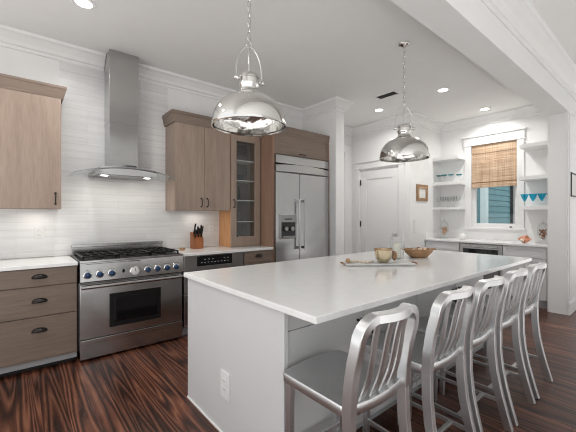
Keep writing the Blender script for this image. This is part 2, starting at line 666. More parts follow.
struct('baseboard_right', sweep(MB(), [(BX, BY1), (BX, BY0), (9.5, BY0)][1:], BASE), 'trim')
struct('trim_4', MB().box(BX - .012, BX, BY0 + .015, BY1 - .015, 0.001, BZ), 'trim')
struct('trim_5', MB().box(BX + .05, BX + .13, BY0 - .012, BY0, 0.19, BZ - .002), 'trim')

# passage doorway casing on the end wall
struct('trim_6', MB().box(5.03, 5.13, HY - .022, HY, 0.0, 2.68).box(4.05, 5.16, HY - .026, HY, 2.60, 2.74)
       .box(4.05, 5.19, HY - .045, HY, 2.74, 2.765), 'trim')

# door 1
d1 = struct('door_1', MB().box(DX + .02, DX + .055, D0, D1, 0.012, DH), 'trim')
ml = MB()
dx = DX + .008
ml.box(dx, DX + .02, D0, D0 + .125, .012, DH).box(dx, DX + .02, D1 - .125, D1, .012, DH)
ml.box(dx, DX + .02, D0 + .125, D1 - .125, DH - .17, DH).box(dx, DX + .02, D0 + .125, D1 - .125, .012, .26)
struct('door_rails', ml, 'trim', d1)
for z in (.35, 1.18, 1.99):
    struct('hinge', MB().box(DX - .006, DX + .006, D1 - .004, D1 + .012, z - .05, z + .05, .002).cyl((DX - .008, D1 + .004, z - .055), (DX - .008, D1 + .004, z + .055), .007, seg=10), 'black', d1)
kn = struct('door_knob', MB().lathe([(0, -.075), (.020, -.072), (.028, -.058), (.026, -.045), (.012, -.036), (.010, -.012), (.030, -.008), (.030, 0)],
                                    (dx, D0 + .065, 1.0), 24, 'x'), 'chrome', d1)
struct('trim_7', MB().box(DX - .02, DX, D1 + .02, D1 + .125, 0, DH + .04, .003).box(DX - .02, DX, D0 - .125, D0 - .02, 0, DH + .04, .003)
       .box(DX - .024, DX, D0 - .135, D1 + .135, DH + .04, DH + .155, .003).box(DX - .045, DX, D0 - .155, D1 + .155, DH + .155, DH + .18, .004)
       .box(DX - .03, DX, D0 - .14, D1 + .14, DH + .035, DH + .05, .003), 'trim')
struct('trim_8', MB().box(DX, DX + .14, D0 - .019, D0 - .002, 0, DH + .018).box(DX, DX + .14, D1 + .002, D1 + .019, 0, DH + .018)
       .box(DX, DX + .14, D0 - .002, D1 + .002, DH + .002, DH + .018), 'trim')

# window 1
w1 = struct('window_1', MB().box(WX - .022, WX, W1, W1 + .115, WZ0 - .02, WZ1, .003).box(WX - .022, WX, W0 - .10, W0, WZ0 - .02, WZ1, .003)
            .box(WX - .026, WX, W0 - .11, W1 + .13, WZ1, WZ1 + .145, .003).box(WX - .05, WX, W0 - .135, W1 + .155, WZ1 + .145, WZ1 + .17, .004)
            .box(WX - .034, WX, W0 - .115, W1 + .135, WZ1 - .005, WZ1 + .014, .003), 'trim')
struct('window_sill', MB().box(WX + .0005, WX + .15, W0 + .001, W1 - .001, WZ0 + .0005, WZ0 + .012).box(WX - .05, WX - .0005, W0 - .12, W1 + .13, WZ0 - .018, WZ0 + .012, .003), 'trim', w1)
fx0, fx1 = WX + .06, WX + .11
struct('window_frame', MB().box(fx0, fx1, W0, W0 + .045, WZ0, WZ1).box(fx0, fx1, W1 - .055, W1, WZ0, WZ1)
       .box(fx0, fx1, W0 + .045, W1 - .055, WZ0, WZ0 + .085).box(fx0, fx1, W0 + .045, W1 - .055, WZ1 - .05, WZ1)
       .box(fx0, fx1, W0 + .045, W1 - .055, 1.86, 1.90), 'trim', w1)
struct('pane', MB().box(fx0 + .022, fx0 + .028, W0 + .045, W1 - .055, WZ0 + .085, WZ1 - .05), 'glass', w1)

# ------------------------------------------------------------------ downlights and vent
CAN = [(0.434, 3.173, 'round recessed downlight in the ceiling above the left wall cabinet'),
       (4.605, 2.154, 'round recessed downlight right of the far pendant and its chain'),
       (5.957, 2.095, 'round recessed downlight closest to the window wall'),
       (4.654, 3.241, 'round recessed downlight behind the far pendant by the white door')]


def area(name, loc, size, w, col=(1, .98, .95), shape='DISK', rot=(0, 0, 0), sy=None, spread=None):
    l = bpy.data.lights.new(name, 'AREA')
    l.shape = shape
    l.size = size
    if sy:
        l.size_y = sy
    l.energy = w
    l.color = col
    if spread:
        l.spread = spread
    o = bpy.data.objects.new(name, l)
    o.location = loc
    o.rotation_euler = rot
    COL.objects.link(o)
    return o


for x, y, lb in CAN:
    t = thing('recessed_light', lb, 'ceiling light', (x, y, CEIL), group='recessed ceiling lights')
    MB().lathe([(.062, 0), (.062, -.004), (.085, -.006), (.090, 0)], (x, y, CEIL), 32).build('trim_ring', 'trim', t)
    MB().lathe([(0, -.003), (.062, -.003), (.062, -.0005), (0, -.0005)], (x, y, CEIL), 32).build('lens', 'lamp', t)
    area('downlight', (x, y, CEIL - .012), .15, LAMP_W * (.75 if y > 3.2 else 1), spread=math.radians(150))
for x, y in ((-.9, 2.9),):
    area('downlight', (x, y, CEIL - .012), .15, LAMP_W, spread=math.radians(150))  # unseen extra lamp without a fixture, added to light the kitchen
vx, vy = 4.167, 2.764
t = thing('ceiling_vent', 'dark slotted air vent in the ceiling left of the far pendant chain', 'vent', (vx, vy, CEIL))
MB().box(vx - .085, vx - .065, vy - .17, vy + .17, CEIL - .008, CEIL).box(vx + .065, vx + .085, vy - .17, vy + .17, CEIL - .008, CEIL) \
    .box(vx - .065, vx + .065, vy - .17, vy - .15, CEIL - .008, CEIL).box(vx - .065, vx + .065, vy + .15, vy + .17, CEIL - .008, CEIL).build('frame', 'trim', t)
mb = MB()
for k in range(7):
    xx = vx - .055 + k * .0183
    mb.poly_prism([(xx - .006, vy - .15, CEIL - .006), (xx + .004, vy - .15, CEIL - .001), (xx + .006, vy - .15, CEIL - .001), (xx - .004, vy - .15, CEIL - .007)], (0, .30, 0))
mb.build('louvre', 'vent', t)
MB().box(vx - .065, vx + .065, vy - .15, vy + .15, CEIL - .001, CEIL - .0002).build('duct', 'dark_gap', t)


# ================================================================== RANGE WALL
def cup_pull(x, y, z, parent, w=.052, m='bronze'):
    """half-round bin pull on a front facing -Y"""
    bm = MB()
    rows = []
    na, nb = 14, 6
    for i in range(nb + 1):
        th = (PI / 2) * i / nb
        row = []
        for k in range(na + 1):
            ph = PI * k / na
            row.append((x + w * math.cos(ph) * math.cos(th), y - .026 * math.sin(th), z + .028 * math.sin(ph) * math.cos(th)))
        rows.append(row)
    rows2 = [[(x + (p[0] - x) * .93, y + (p[1] - y) * .9, z + (p[2] - z) * .93) for p in r] for r in rows]
    bm.loft(rows, closed=False)
    bm.loft(rows2, closed=False)
    lip = [(x + w * math.cos(PI + PI * k / na), y - .004, z + .007 * math.sin(PI + PI * k / na)) for k in range(na + 1)]
    bm.tube(lip, .004, 6)
    top = [(x + w * 1.03 * math.cos(PI * k / na), y - .003, z + .029 * math.sin(PI * k / na)) for k in range(na + 1)]
    bm.tube(top, .0035, 6)
    fl = [(x + .97 * w, y - .0027, z)] + [(x + .97 * w * math.cos(PI * k / na), y - .0027, z + .027 * math.sin(PI * k / na)) for k in range(1, na)] + [(x - .97 * w, y - .0027, z)]
    bm.poly_prism(fl, (0, .0025, 0))
    return bm.build('pull', m, parent)


def bar_pull(p0, p1, out, parent, r=.0055, m='bronze', name='handle'):
    """arched pull between two feet; out = vector away from the door"""
    p0, p1, out = Vector(p0), Vector(p1), Vector(out)
    d = (p1 - p0)
    pts = [p0, p0 + out * .7 + d * .02, p0 + out * .95 + d * .10, p0 + out + d * .3, p0 + out + d * .7, p0 + out * .95 + d * .9, p0 + out * .7 + d * .98, p1]
    mb = MB().tube(pts, r, 8)
    for p in (p0, p1):
        mb.cyl(p, p + out.normalized() * .004, r * 1.9, seg=12)
    return mb.build(name, m, parent)


FY = 3.51
# left base cabinet
t = thing('base_cabinet', 'taupe wood base cabinet with a stack of three drawers left of the range', 'cabinet', (0.0, 3.8, 0))
MB().box(-1.22, .43, FY + .022, WALL_Y - .012, .10, .888).build('body', 'wood_v', t)
MB().box(-1.22, .43, FY + .045, WALL_Y - .012, .045, .10).build('toe_kick', 'kick', t)
MB().box(-1.20, .42, FY + .10, WALL_Y - .012, .001, .045).build('plinth', 'dark_gap', t)  # near-black: the floor shadow under the cabinet is put into its colour
for x0, x1 in ((-.115, .424), (-.665, -.121), (-1.215, -.671)):
    for z0, z1 in ((.735, .882), (.478, .729), (.112, .472)):
        d = MB().box(x0, x1, FY, FY + .021, z0, z1, .002).build('drawer', 'wood_h', t)
        cup_pull((x0 + x1) / 2, FY, (z0 + z1) / 2 + (.0 if z1 - z0 < .3 else .06), d)
tag(MB().box(-1.22, .432, 3.495, WALL_Y - .0105, .889, .921, .004).build('countertop', 'quartz'),
    'white quartz countertop left of the range', 'countertop')
# left wall cabinet
UY = 3.80
t = thing('wall_cabinet', 'taupe wood wall cabinet with crown left of the steel hood', 'cabinet', (0.0, 3.96, 1.40))
MB().box(-1.05, .335, UY + .022, WALL_Y - .012, 1.402, 2.455).build('body', 'wood_v', t)
for x0, x1 in ((-.118, .333), (-.575, -.122), (-1.05, -.579)):
    d = MB().box(x0, x1, UY, UY + .021, 1.404, 2.453, .002).build('door', 'wood_v', t)
    bar_pull((x1 - .045, UY, 1.45), (x1 - .045, UY, 1.55), (0, -.028, 0), d)
sweep(MB(), [(-1.05, UY + .02), (.335, UY + .02), (.335, WALL_Y - .012)],
      [(-.02, 2.456), (.016, 2.456), (.02, 2.47), (.038, 2.545), (.042, 2.55), (.042, 2.572), (-.02, 2.572)]).build('crown', 'wood_h', t)
# right wall cabinet
t = thing('wall_cabinet', 'taupe wood wall cabinet with two doors right of the steel hood', 'cabinet', (1.8, 3.96, 1.40))
MB().box(1.432, 2.166, UY + .022, WALL_Y - .012, 1.405, 2.44).build('body', 'wood_v', t)
MB().box(1.432, 1.452, UY + .022, WALL_Y - .012, 1.399, 1.405).build('light_rail', 'wood_v', t)
for x0, x1, hx in ((1.434, 1.798, 1.76), (1.802, 2.164, 1.84)):
    d = MB().box(x0, x1, UY, UY + .021, 1.405, 2.438, .002).build('door', 'wood_v', t)
    bar_pull((hx, UY, 1.45), (hx, UY, 1.55), (0, -.028, 0), d)
CR = [(-.02, 2.441), (.016, 2.441), (.02, 2.455), (.036, 2.535), (.042, 2.54), (.042, 2.575), (-.02, 2.575)]
sweep(MB(), [(1.432, WALL_Y - .012), (1.432, UY + .02), (2.166, UY + .02)][::1],
      [(-o, z) for o, z in CR]).build('crown', 'wood_h', t) if False else \
    sweep(MB(), [(1.432, WALL_Y - .012), (1.432, UY + .02), (2.166, UY + .02)], [(o, z) for o, z in CR]).build('crown', 'wood_h', t)

# glass-door tower on the counter
GX0, GX1, GY = 2.172, 2.636, 3.785
t = thing('display_cabinet', 'tall narrow wood cabinet with glass door standing on the counter', 'cabinet', (2.4, 3.95, .922))
MB().box(GX0, GX0 + .02, GY + .022, WALL_Y - .012, .923, 2.44).build('side_panel', 'wood_side', t, label='maple side panel with warm lamp glow in its colour')
MB().box(GX1 - .02, GX1, GY + .022, WALL_Y - .012, .923, 2.44).build('side_panel', 'wood_v', t)
MB().box(GX0 + .02, GX1 - .02, GY + .022, WALL_Y - .012, .923, .96).box(GX0 + .02, GX1 - .02, GY + .022, WALL_Y - .012, 2.38, 2.44) \
    .box(GX0 + .02, GX1 - .02, WALL_Y - .03, WALL_Y - .012, .96, 2.38).build('carcass', 'cab_in', t)
d = MB().box(GX0, GX0 + .08, GY, GY + .021, .926, 2.438, .002).box(GX1 - .095, GX1, GY, GY + .021, .926, 2.438, .002) \
    .box(GX0 + .08, GX1 - .095, GY, GY + .021, .926, 1.06).box(GX0 + .08, GX1 - .095, GY, GY + .021, 2.335, 2.438).build('door', 'wood_v', t)
MB().box(GX0 + .08, GX1 - .095, GY + .008, GY + .013, 1.06, 2.335).build('pane', 'glass', d)
bar_pull((GX0 + .04, GY, 1.45), (GX0 + .04, GY, 1.55), (0, -.028, 0), d)
SHZ = (1.26, 1.55, 1.82, 2.09)
for z in SHZ:
    MB().box(GX0 + .021, GX1 - .021, GY + .04, WALL_Y - .032, z - .008, z).build('shelf', 'porcelain', t)
sweep(MB(), [(GX0 - .002, GY + .02), (GX1 + .002, GY + .02)], CR).build('crown', 'wood_h', t)
# its contents
cx, cy = (GX0 + GX1) / 2, 3.96


def bowl_prof(r, h, th=.004, foot=.4):
    return [(0, 0), (r * foot, 0), (r * foot, .006), (r * .8, h * .5), (r, h), (r - th, h), (r * .78 - th, h * .5 + th), (r * foot - th, .006 + th), (0, .006 + th)]


tag(MB().lathe([(0, 0), (.035, 0), (.055, .05), (.06, .12), (.045, .17), (.05, .19), (.046, .19), (.041, .17), (.055, .12), (.05, .05), (.03, .008), (0, .008)],
               (cx - .06, cy, SHZ[1] + .001)).build('vase', 'teal_glass'), 'pale teal glass vase on a shelf inside the display cabinet', 'vase')
tag(MB().lathe(bowl_prof(.085, .075), (cx - .04, cy - .02, SHZ[2] + .001)).build('bowl', 'teal_glass'), 'teal glass bowl higher up inside the display cabinet', 'bowl')
tag(MB().lathe([(0, 0), (.04, 0), (.07, .05), (.06, .11), (.03, .14), (.035, .17), (.03, .17), (.026, .14), (.055, .11), (.064, .05), (.036, .008), (0, .008)],
               (cx - .07, cy, SHZ[0] + .001)).build('pitcher', 'dark_ceramic'), 'dark round jug on the lowest shelf inside the display cabinet', 'jug')
tag(MB().lathe(bowl_prof(.075, .06), (cx + .06, cy, .962)).build('bowl', 'dark_ceramic'), 'dark bowl on the floor of the display cabinet', 'bowl')
tag(MB().lathe([(0, 0), (.03, 0), (.045, .06), (.05, .16), (.047, .16), (.042, .06), (.027, .006), (0, .006)], (cx - .075, cy - .03, .962)).build('tumbler', 'teal_glass'),
    'tall teal tumbler at the bottom of the display cabinet', 'glass')

# right base: oven, drawer cabinet
t = thing('wall_oven', 'stainless undercounter oven with black control panel right of the range', 'oven', (1.8, 3.8, 0))
MB().box(1.425, 2.185, FY + .02, WALL_Y - .012, .10, .888).build('body', 'steel_dark', t)
MB().box(1.425, 2.185, FY + .07, WALL_Y - .012, .001, .10).build('toe_kick', 'kick', t)
p = MB().box(1.425, 2.185, FY, FY + .019, .715, .886, .003).build('control_panel', 'steel', t)
q = MB().box(1.575, 2.025, FY - .003, FY, .765, .878, .001).build('display', 'black_glass', p)
mb = MB()
for k in range(9):
    mb.box(1.62 + k * .042, 1.638 + k * .042, FY - .0042, FY - .003, .80, .806)
for k in (0, 1, 2, 5, 6):
    mb.box(1.66 + k * .05, 1.68 + k * .05, FY - .0042, FY - .003, .835, .841)
mb.build('buttons', 'ice', q)
d = MB().box(1.425, 2.185, FY, FY + .019, .47, .69, .003).build('door', 'steel', t)
bar_pull((1.50, FY, .66), (2.11, FY, .66), (0, -.045, 0), d, .009, 'steel')
d = MB().box(1.425, 2.185, FY, FY + .019, .112, .455, .003).build('drawer', 'steel', t)
bar_pull((1.50, FY, .41), (2.11, FY, .41), (0, -.045, 0), d, .009, 'steel')
t = thing('base_cabinet', 'narrow taupe base cabinet between the oven and the refrigerator', 'cabinet', (2.42, 3.8, 0))
MB().box(2.19, 2.645, FY + .022, WALL_Y - .012, .10, .888).build('body', 'wood_v', t)
MB().box(2.19, 2.645, FY + .07, WALL_Y - .012, .001, .10).build('toe_kick', 'kick', t)
for z0, z1 in ((.745, .882), (.43, .739), (.112, .424)):
    d = MB().box(2.20, 2.64, FY, FY + .021, z0, z1, .002).build('drawer', 'wood_h', t)
    cup_pull(2.42, FY, (z0 + z1) / 2, d)
tag(MB().box(1.415, 2.645, 3.495, WALL_Y - .0105, .889, .921, .004).build('countertop', 'quartz'),
    'white quartz countertop between the range and the refrigerator', 'countertop')

# refrigerator surround
t = thing('refrigerator_surround', 'taupe wood cabinet above the refrigerator with tall brown side panel', 'cabinet', (3.2, 3.8, 0))
MB().box(2.65, 2.682, 3.52, WALL_Y - .012, .001, 2.44).build('side_panel', 'wood_panel', t)
MB().box(3.722, 3.747, 3.52, WALL_Y - .012, .001, 2.44).build('side_panel', 'wood_panel', t)
MB().box(2.682, 3.722, 3.545, WALL_Y - .012, 2.18, 2.44).build('body', 'wood_v', t)
d = MB().box(2.684, 3.720, 3.52, 3.543, 2.185, 2.438, .002).build('door', 'wood_h', t)
bar_pull((3.14, 3.52, 2.215), (3.25, 3.52, 2.215), (0, -.028, 0), d)
sweep(MB(), [(2.650, 3.755), (2.650, 3.54), (3.747, 3.54)], [(o if o < 0 else o * .75, z) for o, z in CR]).build('crown', 'wood_h', t)

# refrigerator
RY = 3.50
RX0, RX1, RXM = 2.690, 3.714, 3.12
t = thing('refrigerator', 'built-in stainless side-by-side refrigerator with ice dispenser', 'refrigerator', (3.2, 3.8, 0))
MB().box(RX0, RX1, RY + .052, WALL_Y - .02, .03, 2.172).build('body', 'steel_dark', t)
MB().box(RX0 + .02, RX1 - .02, RY + .08, RY + .2, .001, .03).build('plinth', 'black', t)


def bowed(x0, x1, z0, z1, sag_top, sag_bot, depth):
    """front panel whose top and bottom edges arch"""
    mb = MB()
    n = 16
    rings = []
    for k in range(n + 1):
        u = k / n
        s = 1 - (2 * u - 1) ** 2
        x = x0 + (x1 - x0) * u
        yf = RY - depth * s
        rings.append([(x, RY + .05, z0 + sag_bot * s), (x, yf, z0 + sag_bot * s), (x, yf, z1 + sag_top * s), (x, RY + .05, z1 + sag_top * s)])
    return mb.loft(rings)


bowed(RX0, RX1, 2.06, 2.168, 0, .0, .0).build('top_panel', 'steel', t)
bowed(RX0, RX1, 1.945, 2.028, .024, 0, .03).build('grille_panel', 'steel', t)
MB().box(RX0, RX1, RY + .02, RY + .05, 2.02, 2.06).build('grille_slot', 'black', t)
dl = MB().box(RX0, RXM - .004, RY, RY + .05, .12, 1.932, .004).build('freezer_door', 'steel_v', t)
dr = MB().box(RXM + .004, RX1, RY, RY + .05, .12, 1.932, .004).build('refrigerator_door', 'steel_v', t)
MB().box(RX0, RX1, RY + .02, RY + .05, .03, .115).build('kick_grille', 'steel_dark', t)
for dd, hx in ((dl, RXM - .045), (dr, RXM + .045)):
    mb = MB().box(hx - .014, hx + .014, RY - .065, RY - .045, .86, 1.575, .006)
    for z in (.89, 1.545):
        mb.box(hx - .012, hx + .012, RY - .047, RY, z - .018, z + .018, .003)
    mb.build('handle', 'steel', dd)
dsp = MB().box(2.745, 3.045, RY - .014, RY, 1.02, 1.36, .006).build('dispenser', 'steel_dark', dl)
MB().box(2.775, 3.015, RY - .017, RY - .014, 1.04, 1.25, .001).build('alcove', 'black_glass', dsp)
MB().box(2.83, 2.96, RY - .017, RY - .014, 1.285, 1.30).build('button_strip', 'black', dsp)
MB().lathe([(0, -.03), (.03, -.03), (.03, 0), (0, 0)], (2.84, RY - .017, 1.16), 16, 'y').lathe([(0, -.03), (.03, -.03), (.03, 0), (0, 0)], (2.95, RY - .017, 1.16), 16, 'y') \
    .box(2.79, 3.0, RY - .03, RY - .017, 1.045, 1.06).build('paddle', 'steel_dark', dsp)

# ------------------------------------------------------------------ range
X0, X1 = .443, 1.398
t = thing('range_cooker', 'wide stainless gas range with blue knobs and oven window', 'range', (.92, 3.8, 0))
MB().box(X0, X1, FY + .03, 4.085, .10, .905).build('body', 'steel_dark', t)
MB().box(X0, X1, FY - .03, 4.085, .905, .925, .003).build('cooktop', 'steel', t)
MB().poly_prism([(X0, FY + .03, .722), (X0, FY - .035, .722), (X0, FY - .06, .737), (X0, FY - .042, .905), (X0, FY + .03, .905)], (X1 - X0, 0, 0)).build('control_panel', 'steel', t)
MB().box(X0 + .0, X1 - .025, 4.05, 4.09, .925, 1.03, .004).box(X0 + .0, X1 - .025, 4.03, 4.09, 1.005, 1.035, .004).build('back_guard', 'steel', t)
MB().box(X0 + .03, X1 - .02, 4.049, 4.05, .94, .962).build('vent_slot', 'black', t)
kp = lambda z: FY - .060 + (z - .735) * (.018 / .17)
zk = .795
kx = [.501, .599, .699, 1.025, 1.121, 1.219, 1.314]
for x in kx:
    y = kp(zk)
    k = MB().lathe([(0, -.030), (.018, -.030), (.023, -.026), (.026, -.004), (.026, -.001), (0, -.001)], (x, y, zk), 24, 'y') \
        .box(x - .004, x + .004, y - .036, y - .028, zk - .018, zk + .018, .001).build('knob', 'blue', t)
    MB().lathe([(.027, -.006), (.034, -.004), (.036, 0), (.027, .001)], (x, y, zk), 24, 'y').build('bezel', 'chrome', k)
    MB().box(x - .003, x + .003, y - .0015, y + .002, zk + .044, zk + .050).box(x - .02, x - .015, y - .0015, y + .002, zk + .04, zk + .044) \
        .box(x + .015, x + .02, y - .0015, y + .002, zk + .04, zk + .044).build('markings', 'black', k)
y = kp(zk)
k = MB().lathe([(0, -.012), (.038, -.012), (.040, -.010), (.040, 0), (0, 0)], (.905, y, zk), 32, 'y').build('dial', 'dial', t)
MB().lathe([(.040, -.014), (.047, -.013), (.049, 0), (.040, 0)], (.905, y, zk), 32, 'y').build('bezel', 'chrome', k)
MB().box(.903, .907, y - .0135, y - .012, zk, zk + .028).build('pointer', 'black', k)
MB().poly_prism([(.785, y - .002, zk + .01), (.801, y - .002, zk + .032), (.817, y - .002, zk + .01), (.801, y - .002, zk - .012)], (0, .006, 0)) \
    .box(.793, .809, y - .002, y + .004, zk - .055, zk - .045).build('switch', 'black', t)
mb = MB()
for k in range(26):       # row of vent slots under the cooktop edge
    x = X0 + .05 + k * .0145
    mb.box(x, x + .008, FY - .0462, FY - .040, .891, .897)
for k in range(8):
    x = .865 + k * .012
    mb.box(x, x + .008, FY - .0462, FY - .040, .889, .898)
mb.build('vent_slots', 'black', t)
od = MB().box(X0 + .004, X1 - .004, FY - .02, FY + .03, .205, .705, .004).build('oven_door', 'steel', t)
MB().box(.685, 1.165, FY - .024, FY - .02, .275, .595, .002).build('window_frame', 'black', od)
MB().box(.725, 1.13, FY - .0255, FY - .024, .32, .555, .001).build('window', 'black_glass', od)
mb = MB().tube([(X0 + .006, FY - .068, .687), (X1 - .006, FY - .068, .687)], .0175, 14)
for x in (X0 + .03, (X0 + X1) / 2, X1 - .03):
    mb.box(x - .012, x + .012, FY - .066, FY - .02, .677, .697, .003)
mb.build('handle', 'steel', od)
MB().box(X0 + .004, X1 - .004, FY - .022, FY + .03, .022, .198, .004).box(X0 + .004, X1 - .004, FY - .03, FY - .018, .155, .198, .004).build('kick_panel', 'steel', t)
MB().box(X0 + .03, X1 - .03, FY + .06, 4.05, .001, .10).build('plinth', 'black', t)
MB().box(X0 + .02, X1 - .02, FY + .0, 4.03, .9252, .928).build('burner_tray', 'black', t)
gw = (X1 - X0 - .05) / 3
for k in range(3):
    gx0 = X0 + .025 + k * gw
    gx1 = gx0 + gw - .006
    gy0, gy1 = FY + .01, 4.02
    z = .962
    mb = MB()
    b = .007
    for yy in (gy0 + b, (gy0 + gy1) / 2, gy1 - b):
        mb.box(gx0, gx1, yy - b, yy + b, z - .012, z)
    for xx in (gx0 + b, gx0 + (gx1 - gx0) * .27, gx0 + (gx1 - gx0) * .73, gx1 - b):
        mb.box(xx - b, xx + b, gy0, gy1, z - .016, z)
    for yc in (gy0 + (gy1 - gy0) * .25, gy0 + (gy1 - gy0) * .75):
        xc = (gx0 + gx1) / 2
        for a in range(4):
            d0 = Vector((math.cos(a * PI / 2), math.sin(a * PI / 2), 0))
            e = (gx1 - gx0) / 2 if a % 2 == 0 else (gy1 - gy0) / 4
            mb.tube([Vector((xc, yc, z)) + d0 * .025, Vector((xc, yc, z - .003)) + d0 * e], 1, sect=(.011, .014))
    for xx in (gx0 + b, gx1 - b):
        for yy in (gy0 + b, gy1 - b):
            mb.box(xx - b, xx + b, yy - b, yy + b, .925, z)
    g = mb.build('grate', 'black', t)
    for yc in (gy0 + (gy1 - gy0) * .25, gy0 + (gy1 - gy0) * .75):
        MB().lathe([(0, .024), (.03, .023), (.036, .016), (.05, .012), (.052, 0), (0, 0)], ((gx0 + gx1) / 2, yc, .925), 20).build('burner', 'black', t)

# ------------------------------------------------------------------ hood
t = thing('range_hood', 'stainless chimney hood with a curved glass canopy above the range', 'hood', (.905, 3.9, 1.70))
MB().box(.758, 1.046, 3.862, WALL_Y - .011, 2.33, CEIL - .001, .001).build('upper_chimney', 'steel', t)
MB().box(.760, 1.044, 3.864, WALL_Y - .011, 1.845, 2.33, .001).build('chimney', 'steel', t)
hc, hw = .91, .495


def arch(x):
    return 1.745 + .082 * (1 - ((x - hc) / hw) ** 2)


def arch_sheet(x0, x1, y0, y1, lo, hi, n=28, front=0.0):
    rings = []
    for k in range(n + 1):
        x = x0 + (x1 - x0) * k / n
        yy = y0 - front * (1 - ((x - hc) / hw) ** 2)
        rings.append([(x, yy, arch(x) + lo), (x, yy, arch(x) + hi), (x, y1, arch(x) + hi), (x, y1, arch(x) + lo)])
    return MB().loft(rings)


arch_sheet(hc - hw, hc + hw, 3.67, WALL_Y - .012, 0, .007, front=.05).build('glass_canopy', 'hood_glass', t)
arch_sheet(hc - hw, hc + hw, 3.666, 3.6695, -.001, .008, front=.05).build('canopy_edge', 'steel_dark', t)
bd = []
for k in range(21):
    x = .60 + .60 * k / 20
    zt = arch(x) - .002
    zb = min(zt - .004, 1.758)
    bd.append([(x, 3.70, zb), (x, 3.69, zt), (x, WALL_Y - .012, zt), (x, WALL_Y - .012, zb)])
MB().loft(bd).build('body', 'steel', t)
MB().box(.64, 1.16, 3.74, 4.08, 1.752, 1.758).build('filter', 'steel_dark', t)
arch_sheet(.64, 1.18, 3.70, WALL_Y - .012, .0075, .022, front=.03).build('top_cover', 'steel', t)
cv = arch_sheet(.83, .97, 3.664, 3.672, .0085, .030, 8, front=.03).build('control_strip', 'steel_dark', t)
mb = MB()
for k in range(5):
    x = .865 + k * .02
    mb.box(x, x + .013, 3.628, 3.636, arch(x) + .013, arch(x) + .025)
mb.build('buttons', 'black', cv)
for x in (.70, 1.12):
    MB().lathe([(0, -.003), (.03, -.003), (.034, 0), (0, 0)], (x, 3.80, 1.752), 20).build('lamp', 'lamp', t)
    area('hood_lamp', (x, 3.80, 1.745), .05, .7, (1, .93, .82))

# undercabinet lamps
for x0, x1, yy in ((1.62, 1.98, 3.98), (.02, .28, 3.98)):
    zz = 1.40
    tt = tag(MB().box((x0 + x1) / 2 - .10, (x0 + x1) / 2 + .10, yy - .02, yy + .02, zz - .012, zz + .0015, .002).build('undercabinet_light', 'plate'),
             {1.62: 'slim light bar under the wall cabinet above the knife block', .02: 'slim light bar under the left wall cabinet above the outlet'}[x0], 'light')
    area('undercabinet_lamp', ((x0 + x1) / 2, yy, zz - .02), .20, .32, (1, .93, .82), 'RECTANGLE', sy=.03)


def outlet(name, lb, c, face, parent_mat='plate', kind='outlet', big=1.0):
    """plate on a wall; face = '-y', '-x'"""
    x, y, z = c
    t = thing(name, lb, 'outlet' if kind == 'outlet' else 'switch', c)
    w, h, d = .038 * big, .058 * big, .006 * big

    def bx(mb, u0, u1, v0, v1, d0, d1, bev=0):
        if face == '-y':
            mb.box(x + u0, x + u1, y - d1, y - d0, z + v0, z + v1, bev)
        else:
            mb.box(x - d1, x - d0, y + u0, y + u1, z + v0, z + v1, bev)
        return mb
    bx(MB(), -w, w, -h, h, 0, d, .002).build('cover_plate', 'plate', t)
    if kind == 'outlet':
        for v in (-.026, .026):
            r = bx(MB(), -.017, .017, v - .015, v + .015, d, d + .002, .001).build('receptacle', 'plate', t)
            bx(bx(MB(), -.008, -.005, v - .004, v + .006, d + .002, d + .0025), .005, .008, v - .004, v + .006, d + .002, d + .0025).build('slots', 'slot', r)
    else:
        bx(MB(), -.012, .012, -.028, .028, d, d + .004, .002).build('rocker', 'plate', t)
    return t


TY = WALL_Y - .0105
outlet('wall_outlet', 'white outlet on the tiled wall left of the range', (.178, TY, 1.17), '-y')
outlet('wall_outlet', 'white outlet on the tiled wall right of the knife block', (2.05, TY, 1.15), '-y')

# knife block
t = thing('knife_block', 'wooden knife block on the counter right of the range', 'knife block', (1.775, 3.96, .922))
MB().poly_prism([(1.715, 4.03, .9225), (1.715, 3.91, .9225), (1.715, 3.91, 1.05), (1.715, 3.99, 1.13), (1.715, 4.03, 1.13)], (.125, 0, 0)).build('block', 'knife_wood', t)
t.children[0].name = 'block'
n = 0
for row, (yy, zz) in enumerate(((3.93, 1.07), (3.965, 1.105))):
    for c in range(3):
        x = 1.737 + c * .041
        ln = .10 + .02 * ((c + row * 2) % 3)
        dv = Vector((0, -.35, .94)).normalized()
        p = Vector((x, yy, zz)) + dv * .003
        k = thing('kitchen_knife', ('front' if row == 0 else 'back') + ' row black-handled knife in the wooden block, ' + ('left', 'middle', 'right')[c], 'knife', tuple(p), group='knives in the wooden block')
        MB().tube([p, p + dv * ln * .4, p + dv * ln], 1, sect=(.014, .022), up=(0, 1, 0)).build('handle', 'black', k)
        MB().box(x - .008, x + .008, p.y + dv.y * ln - .011, p.y + dv.y * ln + .011, p.z + dv.z * ln - .003, p.z + dv.z * ln + .003, .002).build('pommel', 'steel', k)
tag(MB().lathe([(0, 0), (.024, 0), (.036, .015), (.04, .03), (.037, .03), (.033, .016), (.02, .006), (0, .006)], (1.545, 3.86, .922), 20).build('small_dish', 'bowl_wood'),
    'small brown dish on the counter between range and knife block', 'dish')

